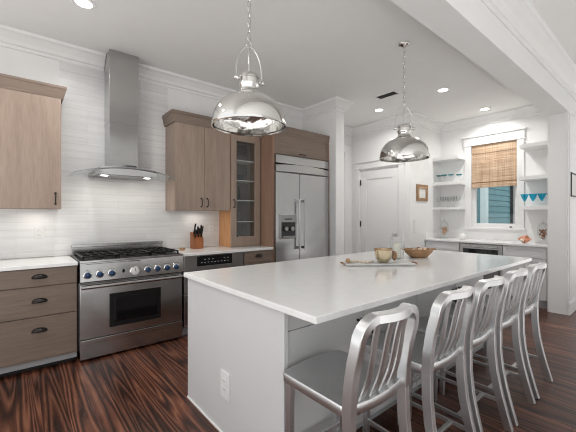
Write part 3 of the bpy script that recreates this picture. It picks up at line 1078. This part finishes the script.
# ================================================================== PENDANTS
def make_pendant():
    t = thing('pendant_lamp', 'polished nickel dome pendant nearest the range hood, hung over the island', 'pendant lamp', (0, 0, 0), local=True)
    MB().lathe([(0, 0), (.062, 0), (.062, -.008), (.05, -.02), (.022, -.032), (.010, -.04), (0, -.04)], (0, 0, -.0005), 32).build('canopy', 'chrome', t)
    mb = MB()
    z = -.036
    i = 0
    while z > -.59:
        pts = []
        for k in range(14):
            a = k * 2 * PI / 14
            u, v = .0115 * math.cos(a), .030 * math.sin(a)
            pts.append((u, 0, z - .026 + v) if i % 2 == 0 else (0, u, z - .026 + v))
        mb.tube(pts, .0032, 6, closed=True, up=(0, 1, 0) if i % 2 == 0 else (1, 0, 0))
        z -= .0515
        i += 1
    mb.build('chain', 'chrome', t)
    Z = -.645
    mb = MB().tube([(.018 * math.cos(k * PI / 8), 0, Z + .012 + .018 * math.sin(k * PI / 8)) for k in range(16)], .004, 8, closed=True, up=(0, 1, 0))
    pts = []
    half = [(.090, -.222), (.0905, -.18), (.089, -.145), (.083, -.105), (.072, -.070), (.056, -.040), (.036, -.017), (.018, -.006), (0, -.003)]
    pts = [(x, 0, Z + h) for x, h in half] + [(-x, 0, Z + h) for x, h in half[:-1][::-1]]
    mb.tube(pts, .0042, 8, up=(0, 1, 0))
    mb.build('yoke', 'chrome', t)
    MB().tube([(0, 0, Z - .005), (0, 0, Z - .19)], .006, 10).build('stem', 'chrome', t)
    zt = Z - .185
    MB().lathe([(0, 0), (.052, 0), (.062, -.004), (.067, -.010), (.067, -.03), (.060, -.034), (.060, -.060), (.067, -.064), (.067, -.080), (.061, -.086), (.061, -.114), (.075, -.130), (0, -.130)],
               (0, 0, zt), 32).build('socket', 'chrome', t)
    for s in (-1, 1):
        MB().lathe([(0, 0), (.010, 0), (.010, .016), (.017, .019), (.017, .036), (.012, .042), (0, .042)] if s > 0 else [(0, 0), (.010, 0), (.010, -.016), (.017, -.019), (.017, -.036), (.012, -.042), (0, -.042)], (s * .0655, 0, zt - .036), 16, 'x').build('thumb_screw', 'chrome', t)
    zb = -1.178        # rim
    R, H = .2425, zt - .124 - zb
    out, inn = [], []
    for k in range(19):
        a = (PI / 2) * k / 18
        out.append((R * math.sin(a) if k else .0, zb + .016 + (H - .016) * math.cos(a) ** .88 if k < 18 else zb + .016))
    out = [(max(r, .0), h) for r, h in out]
    inn = [((r - .004) if r > .004 else 0, h - .004) for r, h in out]
    MB().lathe(out + [(R - .004, zb + .013)] , (0, 0, 0), 64).build('shade', 'chrome', t)
    MB().lathe(inn[:-1] + [(R - .004, zb + .008)], (0, 0, 0), 64).build('lining', 'chrome_in', t)
    MB().lathe([(R - .006, zb), (R + .004, zb), (R + .005, zb + .006), (R + .004, zb + .018), (R - .002, zb + .020), (R - .006, zb + .016), (R - .006, zb)], (0, 0, 0), 64).build('rim', 'chrome', t)
    bz = zb + .13
    bl = MB().lathe([(0, -.055), (.02, -.05), (.030, -.03), (.028, -.005), (.016, .025), (.014, .05), (0, .05)], (0, 0, bz), 20).build('bulb', 'bulb', t)
    MB().lathe([(0, .05), (.018, .05), (.02, .09), (0, .09)], (0, 0, bz), 16).build('bulb_holder', 'chrome', t)
    return t


pend = make_pendant()
pend.location = (1.187, 1.835, CEIL)
pend.rotation_euler = (0, 0, -.15)
p2 = copy_tree(pend, (3.066, 1.833, CEIL), -.66)
p2['label'] = 'polished nickel dome pendant farther off, before the white door'
for o in (pend, p2):
    o['group'] = 'pendants over the island'

# ================================================================== ISLAND
IX0, IX1, IY0, IY1 = .945, 3.923, .96, 2.34
tag(MB().box(IX0, IX1, IY0, IY1, .889, .921, .004).build('countertop', 'quartz'), 'large white quartz countertop on the island', 'countertop')
t = thing('kitchen_island', 'long white island cabinet with black pulls behind the aluminium stools', 'island', (2.4, 1.8, 0))
FYI = 1.225
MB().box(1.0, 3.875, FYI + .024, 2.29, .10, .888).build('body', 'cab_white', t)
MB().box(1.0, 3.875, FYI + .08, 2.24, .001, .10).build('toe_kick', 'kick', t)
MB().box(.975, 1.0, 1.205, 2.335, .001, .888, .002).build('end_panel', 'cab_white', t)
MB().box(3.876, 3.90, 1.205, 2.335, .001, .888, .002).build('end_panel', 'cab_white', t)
MB().box(.968, .975, 1.205, 2.335, .001, .012, .001).build('shoe_strip', 'trim', t)
MB().box(1.0, 3.875, FYI + .004, FYI + .023, .775, .886).build('top_rail', 'cab_white', t)


def shaker_y(mb, x0, x1, z0, z1, y, r=.06, th=.02, rec=.010):
    """shaker front facing -Y, front face at y"""
    mb.box(x0, x0 + r, y, y + th, z0, z1).box(x1 - r, x1, y, y + th, z0, z1)
    mb.box(x0 + r, x1 - r, y, y + th, z0, z0 + r).box(x0 + r, x1 - r, y, y + th, z1 - r, z1)
    mb.box(x0 + r, x1 - r, y + rec, y + th, z0 + r, z1 - r)
    return mb


def shaker_x(mb, y0, y1, z0, z1, x, r=.055, th=.02, rec=.009):
    mb.box(x, x + th, y0, y0 + r, z0, z1).box(x, x + th, y1 - r, y1, z0, z1)
    mb.box(x, x + th, y0 + r, y1 - r, z0, z0 + r).box(x, x + th, y0 + r, y1 - r, z1 - r, z1)
    mb.box(x + rec, x + th, y0 + r, y1 - r, z0 + r, z1 - r)
    return mb


for x0, x1, hx in ((1.005, 1.598, 1.545), (1.602, 2.215, 1.665), (2.223, 2.838, 2.785), (2.842, 3.445, 2.90)):
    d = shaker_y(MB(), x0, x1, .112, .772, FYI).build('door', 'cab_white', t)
    mb = MB().box(hx - .006, hx + .006, FYI - .036, FYI - .026, .615, .745, .002)
    for z in (.635, .725):
        mb.box(hx - .005, hx + .005, FYI - .027, FYI, z - .006, z + .006)
    mb.build('handle', 'black', d)
MB().box(3.455, 3.87, FYI - .004, FYI + .02, .695, .768, .002).build('appliance_strip', 'black_glass', t, label='black glass strip at the right end of the island')
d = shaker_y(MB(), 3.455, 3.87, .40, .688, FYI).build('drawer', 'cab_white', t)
mb = MB().box(3.48, 3.60, FYI - .036, FYI - .026, .638, .65, .002)
for x in (3.495, 3.585):
    mb.box(x - .006, x + .006, FYI - .027, FYI, .639, .649)
mb.build('handle', 'black', d)
shaker_y(MB(), 3.455, 3.87, .112, .392, FYI).build('drawer', 'cab_white', t)
outlet('island_outlet', 'white outlet low on the plain end panel of the island', (.9748, 1.765, .315), '-x', big=1.38)

# ------------------------------------------------------------------ things on the island
ang = math.radians(-38)
tc = Vector((2.36, 1.65, .9215))
t = thing('serving_tray', 'long pale tray with beaded rope end on the island', 'tray', tuple(tc), ang, local=True)
MB().box(-.29, .29, -.075, .075, .004, .020, .005).build('board', 'tray', t)
MB().box(-.27, -.24, -.06, .06, 0, .004).box(.24, .27, -.06, .06, 0, .004).build('feet', 'tray', t)
mb = MB()
for s in (-1, 1):
    mb.tube([(s * .288, -.045, .013), (s * .315, -.04, .018), (s * .322, 0, .02), (s * .315, .04, .018), (s * .288, .045, .013)], .005, 8)
mb.build('handle', 'frame_wood', t)
t2 = thing('bead_garland', 'pale bead string with a tan end bead at one end of the tray', 'beads', (tc.x, tc.y, tc.z), ang, local=True)
mb = MB()
for k in range(22):
    u = k / 21
    mb.ball((-.235 + .19 * u, -.01 + .035 * math.sin(u * 7), .0305), .0095, seg=8)
mb.build('beads', 'shell_pale', t2)
MB().ball((-.262, -.012, .0405), .019, (1, 1, 1), 12).ball((-.262, -.037, .0365), .015).build('end_bead', 'bowl_wood', t2)
ROT = Matrix.Rotation(ang, 3, 'Z')


def on_tray(u, v, z=.0205):
    return tc + ROT @ Vector((u, v, z))


c = on_tray(.045, .01)
t = thing('brass_cup', 'ribbed brass cup with a wooden bead ring on the pale tray', 'cup', tuple(c), local=True)
mb = MB()
prof = [(0, 0), (.036, 0), (.040, .004), (.060, .026), (.070, .060), (.0735, .112), (.070, .112), (.066, .060), (.056, .028), (.036, .009), (0, .009)]
mb.lathe(prof, seg=48)
mb.build('body', 'gold', t)
MB().lathe([(.0695, .106), (.0755, .106), (.076, .116), (.070, .116)], seg=48).build('rim', 'bowl_wood', t)
mb = MB()
for k in range(11):
    a = k * 2 * PI / 11
    mb.ball((.100 + .022 * math.cos(a) * .9, -.045, .052 + .030 * math.sin(a)), .012, seg=8)
for k in range(5):
    mb.ball((.078 + .006 * k, -.03 - .003 * k, .096 - .004 * k), .006, seg=8)
mb.build('bead_ring', 'bowl_wood', t)

c = Vector((2.865, 1.79, .9215))
tag(MB().lathe([(0, 0), (.036, 0), (.038, .003), (.038, .133), (.034, .138), (.006, .134), (0, .134)], c + Vector((0, 0, .0055)), 32).build('pillar_candle', 'candle'),
    'cream pillar candle inside the clear glass hurricane', 'candle')
t = thing('hurricane_glass', 'clear glass hurricane around the cream candle on the island', 'candle holder', tuple(c))
MB().lathe([(0, 0), (.066, 0), (.068, .004), (.068, .205), (.0655, .205), (.0655, .005), (0, .005)], c, 40).build('cylinder', 'glassware', t)
c = Vector((3.10, 1.695, .9215))
t = thing('wooden_bowl', 'oval carved wooden bowl of shells at the far side of the island', 'bowl', tuple(c), ang, local=True)
MB().lathe([(0, 0), (.07, 0), (.085, .006), (.128, .045), (.150, .082), (.145, .086), (.120, .050), (.078, .016), (0, .012)], seg=40, sy=.72).build('body', 'bowl_wood', t)
mb = MB()
for s in (-1, 1):
    mb.tube([(s * .143, -.03, .08), (s * .165, -.02, .084), (s * .168, .02, .084), (s * .143, .03, .08)], .006, 8)
mb.build('handle', 'bowl_wood', t)
for k in range(14):
    a, r = k * 2.4, .025 + .0065 * k
    p = c + ROT @ Vector((r * math.cos(a), .65 * r * math.sin(a), .064 + .010 * (k % 3) - .0 * k))
    tag(MB().ball(tuple(p), .021, (1.15, .85, .7), 10, Matrix.Rotation(k, 3, 'Z')).build('seashell', ('shell_pale', 'shell', 'shell_pale', 'shell_brown')[k % 4]),
             'small rounded seashell lying in the carved wooden bowl', 'seashell', 'shells in the wooden bowl')


# ================================================================== STOOLS
def make_stool():
    t = thing('counter_stool', 'x', 'stool', (0, 0, 0), local=True)
    ST = .612
    # seat outline, rounded, bowed at the back
    out = []
    hw_, yf, yb, rc = .199, .200, -.185, .026

    def corner(cx_, cy_, a0):
        return [(cx_ + rc * math.cos(a0 + k * PI / 2 / 6), cy_ + rc * math.sin(a0 + k * PI / 2 / 6)) for k in range(7)]
    out += corner(hw_ - rc, yf - rc, 0)
    for k in range(1, 6):
        out.append((hw_ - rc - (2 * hw_ - 2 * rc) * k / 6, yf))
    out += corner(-hw_ + rc, yf - rc, PI / 2)
    for k in range(1, 6):
        out.append((-hw_, yf - rc - (yf - yb - 2 * rc) * k / 6))
    out += corner(-hw_ + rc, yb + rc, PI)
    for k in range(1, 6):
        out.append((-hw_ + rc + (2 * hw_ - 2 * rc) * k / 6, yb))
    out += corner(hw_ - rc, yb + rc, 3 * PI / 2)
    for k in range(1, 6):
        out.append((hw_, yb + rc + (yf - yb - 2 * rc) * k / 6))

    def bow(x, y):
        return y - .028 * max(0, 1 - (x / hw_) ** 2) * max(0, min(1, (-y) / .19))

    def zt(x, y, s):
        # saddle: dished behind, two shallow thigh hollows and a soft ridge in front
        f = max(0, 1 - s ** 2.2)
        dish = .020 * f
        rise = .012 * max(0, (y / .2)) ** 2 * (math.cos(x / hw_ * PI) * .5 + .5)
        return ST - dish + rise
    rings = []
    for z, s in ((ST - .044, .96), (ST - .043, .99), (ST - .039, 1.0), (ST - .003, 1.0), (ST - .0005, .994)):
        rings.append([(x * s, bow(x, y) * s, z + (.012 * max(0, y / .2) ** 2 * (math.cos(x / hw_ * PI) * .5 + .5) if z > ST - .02 else 0)) for x, y in out])
    for s in (.97, .93, .86, .74, .6, .45, .3, .15, .03):
        rings.append([(x * s, bow(x, y) * s, zt(x * s, y * s, s)) for x, y in out])
    MB().loft(rings).build('seat', 'aluminium', t, 50)
    # rear posts run from the floor, past the seat and round into the top rail
    side = [(-.290, 0), (-.262, .10), (-.232, .22), (-.208, .34), (-.196, .46), (-.194, .58), (-.200, .68), (-.216, .78), (-.236, .86)]
    px_ = .186
    for s in (-1, 1):
        MB().tube([(s * (px_ + .006 * max(0, 1 - z / .5)), y, z) for y, z in side[:6]], 1, sect=(.032, .046), up=(0, 1, 0)).build('leg', 'aluminium', t)
        MB().tube([(s * .172, .163, ST - .043), (s * .174, .168, .30), (s * .178, .176, 0)], 1, sect=(.030, .030), up=(0, 1, 0)).build('leg', 'aluminium', t)
    pts = []
    for y, z in side[5:]:
        pts.append((-px_, y, z))
    rr = .080
    top_z = .950
    for k in range(1, 8):
        a = PI - (PI / 2) * k / 7
        pts.append((-px_ + rr + rr * math.cos(a), -.236 - .010 * math.sin(a) - .012 * k / 7, top_z - rr + rr * math.sin(a) * 1.0))
    x_in = px_ - rr
    for k in range(1, 10):
        u = -1 + 2 * k / 10
        pts.append((x_in * u, -.258 - .026 * (1 - u * u), top_z + .001))
    mir = [(-x, y, z) for x, y, z in pts[:len(side[5:]) + 7]][::-1]
    pts = pts + mir
    MB().tube(pts, 1, sect=(.036, .046), up=(0, 1, 0)).build('back_frame', 'aluminium', t)
    for k in range(4):
        x = -.096 + .064 * k
        yb_ = -.190 - .018 * (1 - (x / .19) ** 2)
        ytop = -.258 - .026 * (1 - (x / x_in) ** 2) if abs(x) < x_in else -.258
        sl = []
        for j in range(11):
            u = j / 10
            z = ST - .006 + (top_z - .012 - ST) * u
            y = (yb_ + .022) + (ytop - yb_ - .022) * (u ** 1.15) - .028 * math.sin(u * PI) * (1 - u)
            sl.append((x, y, z))
        MB().tube(sl, 1, sect=(.033, .008), up=(0, 1, 0)).build('slat', 'aluminium', t)
    for s in (-1, 1):
        MB().tube([(s * .176, .172, .175), (s * .190, -.248, .165)], 1, sect=(.014, .022)).build('stretcher', 'aluminium', t)
    MB().tube([(-.186, -.14, .168), (.186, -.14, .168)], 1, sect=(.022, .014)).build('stretcher', 'aluminium', t)
    MB().tube([(-.174, .171, .235), (.174, .171, .235)], 1, sect=(.018, .024)).build('footrest', 'aluminium', t)
    for s in (-1, 1):
        for p in ((s * .192, -.290), (s * .178, .176)):
            pass
    return t


st = make_stool()
SPOTS = [(1.150, 'slatted aluminium counter stool nearest the camera, its whole seat in view'),
         (1.713, 'slatted aluminium counter stool second from the camera, behind the nearest one'),
         (2.170, 'slatted aluminium counter stool in the middle of the row of five'),
         (2.643, 'slatted aluminium counter stool next to the last one at the far end'),
         (3.128, 'slatted aluminium counter stool farthest away, by the far island corner')]
for i, (x, lb) in enumerate(SPOTS):
    o = st if i == 0 else copy_tree(st)
    o.location = (x, .998 if i == 0 else .984, .0)
    o['label'] = lb
    o['group'] = 'aluminium stools along the island'

# ================================================================== WINDOW NOOK
NX = 5.77
t = thing('base_cabinet', 'white shaker base cabinet left of the beverage cooler under the window', 'cabinet', (6.1, 2.7, 0))
MB().box(NX + .022, WX - .001, 2.425, PY - .002, .12, .888).build('body', 'cab_white', t)
MB().box(NX + .08, WX - .001, 2.425, PY - .002, .001, .12).build('toe_kick', 'kick', t)
shaker_x(MB(), 2.430, PY - .025, .752, .882, NX, .035).build('drawer', 'cab_white', t)
shaker_x(MB(), 2.430, PY - .025, .132, .745, NX).build('door', 'cab_white', t)
t = thing('base_cabinet', 'white shaker base cabinet right of the beverage cooler beside the wall end', 'cabinet', (6.1, 1.5, 0))
MB().box(NX + .022, WX - .001, BY1 + .002, 1.785, .12, .888).build('body', 'cab_white', t)
MB().box(NX + .08, WX - .001, BY1 + .002, 1.785, .001, .12).build('toe_kick', 'kick', t)
shaker_x(MB(), BY1 + .02, 1.780, .725, .882, NX, .04).build('drawer', 'cab_white', t)
shaker_x(MB(), BY1 + .02, 1.497, .132, .717, NX).build('door', 'cab_white', t)
shaker_x(MB(), 1.501, 1.780, .132, .717, NX).build('door', 'cab_white', t)
t = thing('beverage_cooler', 'stainless beverage cooler with dark glass door under the window', 'cooler', (6.1, 2.1, 0))
MB().box(NX + .03, WX - .01, 1.792, 2.418, .02, .878).build('body', 'steel_dark', t)
d = MB().box(NX, NX + .028, 1.795, 1.845, .13, .868, .002).box(NX, NX + .028, 2.365, 2.415, .13, .868, .002) \
    .box(NX, NX + .028, 1.845, 2.365, .80, .868).box(NX, NX + .028, 1.845, 2.365, .13, .19).build('door', 'steel', t)
MB().box(NX + .006, NX + .02, 1.845, 2.365, .19, .80).build('pane', 'black_glass', d)
MB().tube([(NX - .03, 1.85, .835), (NX - .03, 2.36, .835)], .008, 10).box(NX - .03, NX, 1.88, 1.90, .828, .842).box(NX - .03, NX, 2.31, 2.33, .828, .842).build('handle', 'steel', d)
tag(MB().box(NX - .02, WX - .001, BY1 + .001, PY - .001, .889, .921, .004).box(NX + .0, WX - .021, PY - .021, PY - .001, .921, 1.02, .002).build('countertop', 'quartz'),
    'white quartz countertop under the window shelves', 'countertop')

# shelves
SX = 6.06
SH = [('left', 2.57, PY - .001), ('right', BY1 + .001, 1.648)]
LBL = {'left': ['highest white shelf left of the window', 'middle white shelf left of the window, under teal-rimmed glasses', 'lowest white shelf left of the window, above the lidded jar'],
       'right': ['highest white shelf right of the window', 'middle white shelf right of the window, above turquoise glasses', 'lowest white shelf right of the window, carrying turquoise glasses']}
SZ = {'left': [(2.365, 2.425), (1.905, 1.965), (1.455, 1.495)], 'right': [(2.395, 2.455), (1.895, 1.955), (1.432, 1.492)]}
for side_, y0, y1 in SH:
    for (z0, z1), lb in zip(SZ[side_], LBL[side_]):
        tag(MB().box(SX, WX - .001, y0, y1, z0, z1, .003).build('floating_shelf', 'trim'), lb, 'shelf', 'white shelves beside the window')

# roman shade
t = thing('roman_shade', 'woven bamboo roman shade half lowered over the window', 'window shade', (WX - .03, 2.12, 1.84))
MB().box(WX + .004, WX + .012, W0 + .008, W1 - .008, 1.90, 2.60).build('cloth', 'bamboo', t)
MB().box(WX - .004, WX + .003, W0 + .006, W1 - .006, 2.455, 2.605, .002).build('valance', 'bamboo', t)
MB().box(WX - .010, WX + .003, W0 + .006, W1 - .006, 1.885, 1.945, .004).box(WX - .016, WX + .003, W0 + .006, W1 - .006, 1.84, 1.892, .005).build('folds', 'bamboo', t)
MB().box(WX - .0115, WX - .010, W0 + .006, W1 - .006, 1.925, 1.94).build('dark_band', 'bamboo_dark', t)


def stem_glass(name, lb, c, m, r=.05, h=.16, bowl=.075, group=None, cone=False):
    t = thing(name, lb, 'glass', tuple(c), group=group)
    x, y, z = c
    MB().lathe([(0, 0), (.034, 0), (.034, .003), (.006, .008), (.0045, h - bowl), (0, h - bowl)], c, 20).build('stem', 'glassware', t)
    if cone:
        pr_ = [(0, h - bowl), (.012, h - bowl + .004), (r * .62, h - bowl * .55), (r, h), (r - .003, h), (r * .60 - .003, h - bowl * .55 + .003), (.008, h - bowl + .009), (0, h - bowl + .009)]
    else:
        pr_ = [(0, h - bowl), (.018, h - bowl + .003), (r * .95, h - bowl * .55), (r * .88, h), (r * .85, h), (r * .9, h - bowl * .55), (.014, h - bowl + .008), (0, h - bowl + .008)]
    MB().lathe(pr_, c, 24).build('glass_bowl', m, t)
    return t


# turquoise glasses on the lowest right shelf
zs = 1.4925
for k, y in enumerate((1.60, 1.49, 1.38, 1.27)):
    stem_glass('margarita_glass', 'turquoise stemmed glass on the right shelf, ' + ('first from the window', 'second from the window', 'third from the window', 'last, beside the wall end')[k],
               (SX + .10, y, zs), 'turq_glass', .056, .185, .115, 'turquoise glasses on the right shelf', True)
# teal-rimmed glasses on the middle-left shelf
zs = 1.9655
for k, (y, x) in enumerate(((2.955, .10), (2.845, .08), (2.735, .10), (2.635, .20))):
    t = stem_glass('coupe_glass', 'teal-rimmed stemmed glass on the upper left shelf, ' + ('leftmost', 'second from left', 'second from right', 'rightmost')[k],
                   (SX + x, y, zs), 'glassware', .052, .135, .06, 'teal rimmed glasses on the left shelf', True)
    MB().lathe([(.040, .116), (.0535, .1355), (.0505, .1375), (.038, .118)], (SX + x, y, zs), 24).build('rim', 'teal_glass', t, label='teal rim')
# clear glasses on the lowest left shelf
zs = 1.4955
for r in range(2):
    for k in range(4):
        stem_glass('wine_glass', 'clear stemmed glass on the lowest left shelf, %s row, %s' % (('front', 'back')[r], ('nearest the corner', 'second from the corner', 'third from the corner', 'nearest the window')[k]),
                   (SX + .07 + .14 * r, 2.95 - .10 * k, zs), 'glassware', .040, .19 + .02 * r, .10, 'clear glasses on the lowest left shelf')


def apothecary(x, y, lb, lbs, mshell, s=1.0):
    z = .9215
    t = thing('apothecary_jar', lb, 'jar', (x, y, z))
    c = (x, y, z)
    P = lambda q: [(r * s, h * s) for r, h in q]
    MB().lathe(P([(0, 0), (.062, 0), (.062, .005), (.02, .016), (.016, .05), (.045, .075), (.075, .13), (.082, .19), (.070, .24), (.066, .24), (.078, .19), (.071, .13), (.042, .079), (.012, .06), (0, .06)]), c, 32).build('body', 'glassware', t)
    MB().lathe(P([(.072, .242), (.074, .246), (.060, .285), (.025, .318), (.010, .325), (.010, .338), (.018, .348), (.014, .362), (0, .366), (0, .36), (.006, .325), (.022, .313), (.056, .283), (.068, .246), (.072, .242)]), c, 32).build('lid', 'glassware', t)
    mb = MB()
    random.seed(int(y * 100))
    for k in range(46):
        h = .078 + .13 * (k / 46)
        rm = max(.004, (.042 + (.029 * min(1, max(0, (h - .079) / .051)))) - .026)
        a, r = random.random() * 6.28, rm * math.sqrt(random.random())
        mb.ball((x + r * math.cos(a) * s, y + r * math.sin(a) * s, z + h * s), .014 * s, (1.2, .8, .75), 8, Matrix.Rotation(random.random() * 6, 3, (random.random(), random.random(), .3)))
    o = tag(mb.build('seashells', mshell), lbs, 'seashells', kind='stuff')
    return t


apothecary(6.12, 2.84, 'lidded glass jar of shells on the counter left of the window', 'brown and pale shells filling the jar left of the window', 'shell')
apothecary(6.14, 1.36, 'lidded glass jar of shells on the counter right of the window', 'reddish shells filling the jar right of the window', 'shell_brown')
t = thing('white_pot', 'small round white lidded pot on the counter under the window', 'pot', (6.14, 2.52, .9215))
MB().lathe([(0, 0), (.035, 0), (.058, .025), (.064, .05), (.055, .078), (.03, .09), (0, .09)], (6.14, 2.52, .9215), 28).build('body', 'porcelain', t)
MB().lathe([(0, .0905), (.028, .0905), (.02, .098), (.007, .102), (.009, .112), (0, .115)], (6.14, 2.52, .9215), 20).build('lid', 'porcelain', t)
# conch
t = thing('conch_shell', 'coral pink conch shell on the counter right of the window', 'shell', (6.02, 1.56, .9215))
mb = MB()
cx, cy, cz = 6.02, 1.56, .9215 + .058
rings = []
for k in range(15):
    u = k / 14
    r = .012 + .050 * math.sin(min(1, u * 1.35) * PI * .62) if u < .6 else .060 * max(.06, (1 - (u - .6) / .42))
    rings.append([(cx + r * math.cos(a * PI / 8) * (1 + .12 * math.cos(3 * a * PI / 8 + k)), cy + .085 - .17 * u, cz + r * .95 * math.sin(a * PI / 8) * (1 + .10 * math.sin(2 * a * PI / 8 + k))) for a in range(16)])
mb.loft(rings)
mb.build('body', 'coral', t)
mb = MB()
for k in range(9):
    a = k * .72
    d = Vector((math.cos(a), -.25, math.sin(a))).normalized()
    p = Vector((cx, cy - .02 + .006 * (k % 3), cz)) + d * .045
    if p.z + d.z * .03 > .925:
        mb.tube([p, p + d * .035], [.013, .002], 8)
mb.build('spike', 'coral', t)
MB().ball((cx - .045, cy + .01, cz - .012), .03, (.5, 1.4, .8), 14).build('lip', 'shell_pale', t)
tag(MB().lathe([(0, 0), (.016, 0), (.022, .012), (.020, .026), (.010, .034), (0, .036)], (WX - .022, 1.85, WZ0 + .0125), 20).build('sill_ornament', 'steel_dark'),
    'small grey ornament on the window sill', 'ornament')

# small picture
t = thing('picture_frame', 'small brown picture frame on the white wall left of the shelves', 'picture', (5.65, PY - .03, 1.60))
fx0_, fx1_, fz0, fz1 = 5.46, 5.84, 1.605, 1.90
mb = MB().box(fx0_, fx0_ + .07, PY - .025, PY - .001, fz0, fz1, .004).box(fx1_ - .07, fx1_, PY - .025, PY - .001, fz0, fz1, .004) \
    .box(fx0_ + .07, fx1_ - .07, PY - .025, PY - .001, fz1 - .055, fz1, .003).box(fx0_ + .07, fx1_ - .07, PY - .025, PY - .001, fz0, fz0 + .055, .003)
mb.build('frame', 'frame_wood', t)
MB().box(fx0_ + .07, fx1_ - .07, PY - .012, PY - .001, fz0 + .055, fz1 - .055).build('picture', 'paper', t)
mb = MB()
for k in range(7):
    mb.ball((fx0_ + .08 + k * .035, PY - .034, fz1 - .05 - .012 * (k % 2)), .016, (1.3, .5, .8), 8)
mb.build('shell_trim', 'shell', t)
outlet('light_switch', 'white light switch on the wall below the small picture', (5.40, PY - .0005, 1.215), '-y', kind='switch')
outlet('light_switch', 'lower white switch plate on the wall below the small picture', (5.40, PY - .0005, 1.09), '-y', kind='switch')
# framed print on the wall beside the opening
t = thing('picture_frame', 'black framed print on the wall at the right edge', 'picture', (5.97, BY0 - .012, 1.61))
gx0, gx1, gz0, gz1 = 5.80, 6.25, 1.60, 1.93
MB().box(gx0, gx0 + .02, BY0 - .024, BY0 - .0125, gz0, gz1).box(gx1 - .02, gx1, BY0 - .024, BY0 - .0125, gz0, gz1) \
    .box(gx0 + .02, gx1 - .02, BY0 - .024, BY0 - .0125, gz0, gz0 + .02).box(gx0 + .02, gx1 - .02, BY0 - .024, BY0 - .0125, gz1 - .02, gz1).build('frame', 'black', t)
MB().box(gx0 + .02, gx1 - .02, BY0 - .018, BY0 - .0125, gz0 + .02, gz1 - .02).build('print', 'paper', t)

# ================================================================== OUTSIDE
t = thing('neighbour_house', 'teal clapboard house outside the window with pale corner board', 'house', (9.5, 3.2, 0))
HX, HYY = 9.07, 3.20
HDX0, HDX1 = 10.9, 11.2
mb = MB()
z = -.5
while z < 4.5:
    mb.poly_prism([(HX + .02, HYY, z), (HX - .004 + .02, HYY - .030, z), (HX + .016, HYY - .014, z + .132), (HX + .02, HYY, z + .132)], (2.6, 0, 0))
    mb.poly_prism([(HX, HYY + .02, z), (HX - .022, HYY + .02, z), (HX - .006, HYY + .02, z + .15), (HX, HYY + .02, z + .15)], (0, 2.0, 0))
    z += .15
mb.box(HX, HX + 2.6, HYY, HYY + 2, -.5, 4.5)
mb.build('siding', 'siding', t)
MB().box(HX - .03, HX + .17, HYY - .03, HYY + .0, -.5, 4.5).box(HX - .03, HX, HYY, HYY + .09, -.5, 4.5).build('corner_board', 'corner', t)
MB().box(HDX0, HDX1, HYY - .10, HYY - .024, -.5, 4.5, .01).build('downpipe', 'dark_sash', t)
